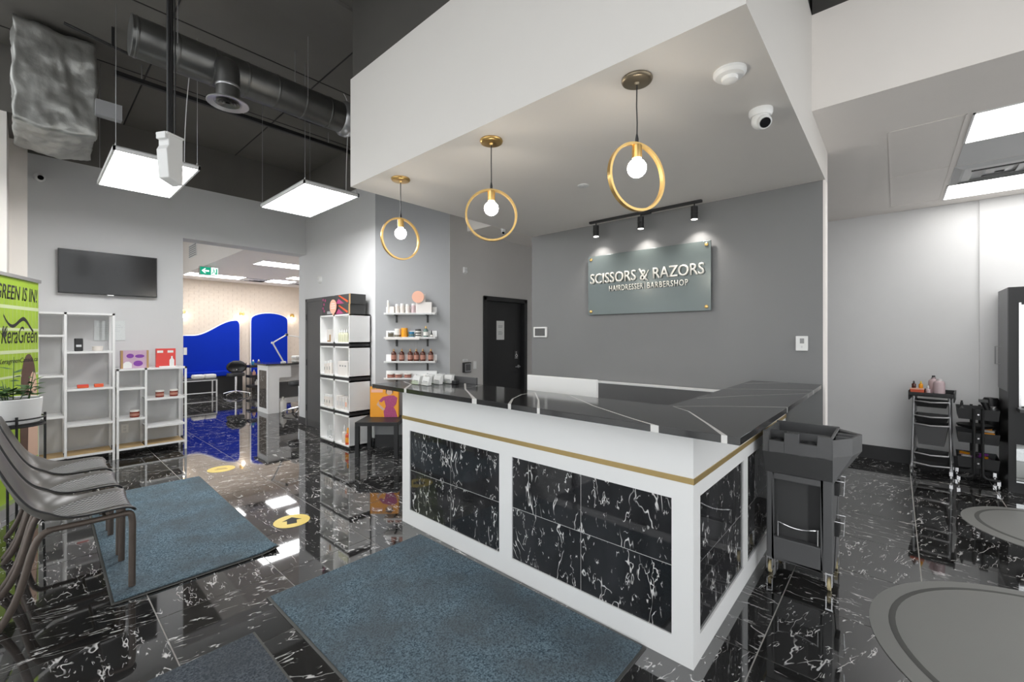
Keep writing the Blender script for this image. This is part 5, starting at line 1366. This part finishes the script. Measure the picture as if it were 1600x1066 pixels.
# ------------------------------------------------------------------ far salon room
G = 'lit troffers in the far room'
troffer(3.03, 4.23, 9.15, 9.74, 'nearest lit ceiling panel seen through the opening', ZF, 'far_e', G)
troffer(2.45, 3.62, 12.02, 12.64, 'long lit ceiling panel behind the exit sign', ZF, 'far_e', G)
troffer(4.20, 4.80, 11.97, 12.62, 'square lit ceiling panel above the arched blue booth', ZF, 'far_e', G)
troffer(4.33, 5.0, 11.05, 11.55, 'far lit ceiling panel at the right of the opening', ZF, 'far_e', G)
troffer(2.8, 4.0, 10.4, 10.9, 'lit ceiling panel in the middle of the far room hidden by the header', ZF, 'far_e', G) if False else None
cf = bpy.data.objects['ceiling_far']
for (x, y, s) in ((3.95, 12.45, 'air vent between the far ceiling panels'), (5.05, 12.3, 'air vent at the right of the far ceiling')):
    t = thing('ceiling_vent', (x, y, ZF), 0, s, 'air vent', 'far room ceiling vents')
    MB().box(-.28, .28, -.28, .28, -.004, 0).build('backing', 'doorgry', t)
    for r in (.27, .19, .11):
        mb = MB(); ring([(-r, -r), (r, -r), (r, r), (-r, r)], -.004, [(-r + .05, -r + .05), (r - .05, -r + .05), (r - .05, r - .05), (-r + .05, r - .05)], -.02, mb); mb.build('louvre', 'white_m', t)
t = thing('wall_grille', (2.44, 11.63, 3.235), 0, 'grey return air grille on the side of the far ceiling drop', 'air vent')
MB().box(-.012, 0, -.32, .32, 0, .30).build('frame', 'white_m', t)
for k in range(6): MB().box(-.016, -.010, -.30, .30, .02 + k * .045, .045 + k * .045).build('slat', 'wall_mid', t)
t = thing('exit_sign', (2.506, 10.68, ZF), 0, 'green and white running man exit sign with left arrow', 'sign')
MB().box(-.165, .165, -.03, .03, -.20, -.02).box(-.03, .03, -.02, .02, -.02, 0).build('housing', 'steel', t)
MB().box(-.155, .035, -.033, -.029, -.188, -.034).build('green_field', 'exit_e', t); MB().box(.035, .155, -.033, -.029, -.188, -.034).build('white_field', 'exit_w', t)
MB().prism([(-.13, -.11), (-.075, -.06), (-.055, -.06), (-.085, -.095), (-.0, -.095), (-.0, -.125), (-.085, -.125), (-.055, -.16), (-.075, -.16)], 'y', -.036, -.033).build('arrow', 'exit_w', t)
rm_ = MB().lathe((.078, -.034, -.06), [(.011, 0), (.011, -.002)], 12, 'y').tube([(.080, -.035, -.075), (.085, -.035, -.115), (.062, -.035, -.135), (.05, -.035, -.17)], .008, 6).tube([(.085, -.035, -.115), (.108, -.035, -.14), (.112, -.035, -.175)], .008, 6).tube([(.06, -.035, -.10), (.082, -.035, -.082), (.105, -.035, -.10)], .006, 6).box(.12, .145, -.036, -.033, -.175, -.05)
rm_.build('running_figure', 'exit_e', t)

# blue booth backs and bench
def booth(name, x0, prof, label):
    t = thing(name, (x0, YF - .012, 0), 0, label, 'booth', 'blue booths in the far room')
    MB().prism(prof, 'y', -.09, 0).build('padded_back', 'blue', t, bevel=.01)
    e = [(p[0], -.04, p[1]) for p in prof[1:-1]]
    MB().tube([(prof[0][0], -.04, prof[0][1])] + e + [(prof[-1][0], -.04, prof[-1][1])], .022, 8).build('white_piping', 'white', t, smooth=True)
    return t
w1 = [(0, .50)] + [(1.25 * k / 20, 1.50 + .41 * (.5 - .5 * math.cos(PI * min(1, max(0, (k / 20 - .15) / .78))))) for k in range(20)] + [(1.225, 1.86), (1.24, 1.80), (1.24, .50)]
t = booth('blue_booth', 2.60, w1, 'royal blue booth back with a wave shaped top in the far room')
sw_ = MB().box(0, 1.24, -.36, -.09, .45, .58).build('seat_cushion', 'blue', t, bevel=.02); MB().box(0, 1.24, -.33, -.09, .0, .45).build('base', 'black', t)
MB().box(-.0, .07, -.10, -.088, 1.02, 1.20).build('wall_plate', 'whitej', t)
w2 = [(0, .50), (0, 1.92)] + [(.475 - .475 * math.cos(PI * k / 14), 1.95 + .19 * math.sin(PI * k / 14)) for k in range(1, 14)] + [(.95, 1.92), (.95, .50)]
t = booth('blue_booth', 4.13, w2, 'royal blue booth back with an arched top in the far room')
MB().box(0, .95, -.36, -.09, .45, .62).build('seat_cushion', 'blue', t, bevel=.02); MB().box(0, .95, -.33, -.09, .0, .45).build('base', 'black', t)
for (x, s) in ((3.92, 'between the two blue booths'), (5.24, 'right of the arched blue booth'), (2.60, 'at the left side of the opening')):
    t = thing('wall_sconce', (x, YF - .006, 2.10), 0, 'small brass wall sconce ' + s, 'wall lamp', 'brass sconces in the far room')
    MB().lathe((0, 0, 0), [(.06, 0), (.06, -.02), (.02, -.03)], 18, 'y').build('rose', 'gold', t, smooth=30)
    MB().tube([(0, -.02, 0), (0, -.12, .0), (0, -.13, -.06)], .014, 8).build('arm', 'gold', t, smooth=True)
    b = MB().sphere((0, -.13, -.11), .045, 14, 10).build('bulb', 'sconce_e', t, smooth=True)

# nail desk
t = thing('nail_desk', (3.05, 9.23, 0), 0, 'white nail desk with black marble inset and dark top in the far room', 'desk')
e = MB().box(.01, .20, -.285, .285, 0, .925).build('end_panel', 'white', t)
MB().box(0, .012, -.285, -.20, 0, .925).box(0, .012, .20, .285, 0, .925).box(0, .012, -.2, .2, 0, .09).box(0, .012, -.2, .2, .82, .925).build('frame', 'white', t)
MB().box(.004, .0115, -.2, .2, .09, .82).build('marble_panel', 'ptile', t)
MB().box(-.05, 1.9, -.33, .33, .925, .955).build('top', 'slab', t)
MB().box(.20, 1.9, .10, .26, .12, .22).build('lower_rail', 'white', t)
MB().box(.20, 1.9, .18, .26, .55, .925).build('modesty_panel', 'white', t); MB().box(.20, .42, -.28, .18, .68, .92).build('drawer_unit', 'white', t); MB().box(1.75, 1.9, -.285, .285, 0, .925).build('end_panel', 'white', t)
MB().box(.20, 1.9, .20, .24, .22, .55).build('dark_panel', 'doorgry', t)
t = thing('task_lamp', (3.42, 9.20, .955), 0, 'white folding arm task lamp clamped on the nail desk', 'lamp')
MB().lathe((0, 0, 0), [(.05, 0), (.05, .02), (.02, .03)], 18).build('base', 'white_pl', t, smooth=30)
for dy in (-.012, .012):
    MB().tube([(0, dy, .02), (-.20, dy, .40)], .011, 8).build('lower_arm', 'white_pl', t)
    MB().tube([(-.20, dy, .40), (.06, dy, .56)], .010, 8).build('upper_arm', 'white_pl', t)
MB().lathe((-.20, -.03, .40), [(.022, 0), (.022, .06)], 14, 'y').build('joint', 'white_pl', t); MB().lathe((.06, -.03, .56), [(.025, 0), (.025, .06)], 14, 'y').build('joint', 'dkgrey', t)
MB().tube([(.06, 0, .55), (.30, 0, .52)], .010, 8).build('head_arm', 'white_pl', t); MB().lathe((.42, 0, .50), [(.12, -.01), (.12, .02), (.10, .03)], 22).build('shade', 'white_pl', t, smooth=30)
for k, (x, z, s) in enumerate(((3.72, 0, 'lower'), (3.72, .07, 'upper'))):
    t = thing('folded_towel', (x, 9.12, .955 + z), .05 * k, '%s white folded towel on the nail desk' % s, 'towel', 'folded towels on the nail desk')
    MB().box(-.14, .14, -.12, .12, 0, .065).build('towel', 'whitej', t, bevel=.025, bseg=3); MB().box(-.145, -.06, -.121, .121, .022, .03).build('fold', 'wall_lt', t)
bottle(3.33, 8.98, 0, .065, .30, 'whitej', 'whitej', 'white jug standing under the nail desk', cat='jug', neck=.25, name='jug')
def stool(x, y, z, rz, label, back=True):
    t = thing('salon_stool', (x, y, 0), rz, label, 'stool', 'rolling stools in the far room')
    MB().lathe((0, 0, 0), [(.05, z - .06), (.19, z - .055), (.20, z - .02), (.19, z + .02), (0, z + .03)], 24).build('seat', 'leather', t, smooth=40)
    if back:
        vs = []; fs = []
        for j in range(9):
            for i in range(13):
                a = -.9 + 1.8 * i / 12; zz = z + .02 + .30 * j / 8; r = .23 - .02 * math.cos(j); wv = math.sqrt(max(.05, 1 - ((j - 4) / 4.3) ** 2))
                vs.append((r * math.cos(a * wv) , r * math.sin(a * wv), zz))
        for j in range(8):
            for i in range(12): q = j * 13 + i; fs.append((q, q + 1, q + 14, q + 13))
        o = MB().add(vs, fs).build('backrest', 'leather', t, smooth=True); md = o.modifiers.new('s', 'SOLIDIFY'); md.thickness = .045
        MB().tube([(.1, 0, z - .05), (.24, 0, z - .02), (.24, 0, z + .1)], .012, 8).build('back_bracket', 'chrome', t)
    MB().tube([(0, 0, .08), (0, 0, z - .05)], .024, 12).build('gas_column', 'chrome', t, smooth=True)
    for k in range(5):
        a = 2 * PI * k / 5
        MB().tube([(0, 0, .12), (.15 * math.cos(a), .15 * math.sin(a), .10), (.28 * math.cos(a), .28 * math.sin(a), .065)], [.022, .018, .013], 8).build('leg', 'chrome', t, smooth=True)
        MB().lathe((.28 * math.cos(a), .28 * math.sin(a) - .01, .027), [(.016, 0), (.027, .004), (.027, .016), (.016, .02)], 14, 'y').build('caster', 'dkgrey', t, smooth=30)
stool(3.45, 12.28, .55, 1.2, 'dark rolling stool with curved back before the blue booth')
stool(3.50, 8.62, .60, -.9, 'dark rolling stool at the nail desk, cut by the wall edge')
# treatment bench and foot cart near the booth
t = thing('treatment_bench', (2.62, 12.72, 0), 0, 'low white framed bench with towels in front of the blue booth', 'bench')
MB().box(-.5, .5, -.2, .2, .42, .45).build('top', 'doorgry', t)
for x in (-.487, .487):
    for y in (-.187, .187): MB().box(x - .013, x + .013, y - .013, y + .013, 0, .42).build('leg', 'white_m', t)
for z in (.10, .40): MB().box(-.487, .487, -.20, -.175, z, z + .02).build('rail', 'white_m', t)
for k, (x, s) in enumerate(((2.76, 'left'), (3.0, 'right'))):
    t = thing('folded_towel', (x, 12.70, .45), .1 * k, '%s white towel on the low bench' % s, 'towel', 'towels on the low bench')
    MB().box(-.12, .12, -.10, .10, 0, .10).build('towel', 'whitej', t, bevel=.03, bseg=3); MB().box(-.122, -.05, -.101, .101, .045, .055).build('fold', 'wall_lt', t)
t = thing('utility_cart', (3.98, 12.5, 0), 0, 'small black wheeled cart beside the far stool', 'cart')
for z in (.16, .42, .68): MB().box(-.20, .20, -.16, .16, z, z + .06).build('shelf_tray', 'black', t, bevel=.004)
for s in (-1, 1):
    for y in (-.15, .15): MB().tube([(s * .19, y, .05), (s * .19, y, .80)], .010, 8).build('post', 'black', t); MB().lathe((s * .19, y - .01, .025), [(.014, 0), (.025, .004), (.025, .016), (.014, .02)], 12, 'y').build('wheel', 'chrome', t)
for (x, z, m, s) in ((-.08, .74, 'bluej', 'blue'), (.05, .74, 'dkgrey', 'black'), (.12, .48, 'whitej', 'white'), (-.06, .48, 'peach', 'peach'), (.0, .22, 'whitej', 'large white')):
    bottle(3.98 + x, 12.48, z, .04, .14, m, 'white_pl', '%s bottle on the small black cart in the far room' % s, group='bottles on the far black cart')
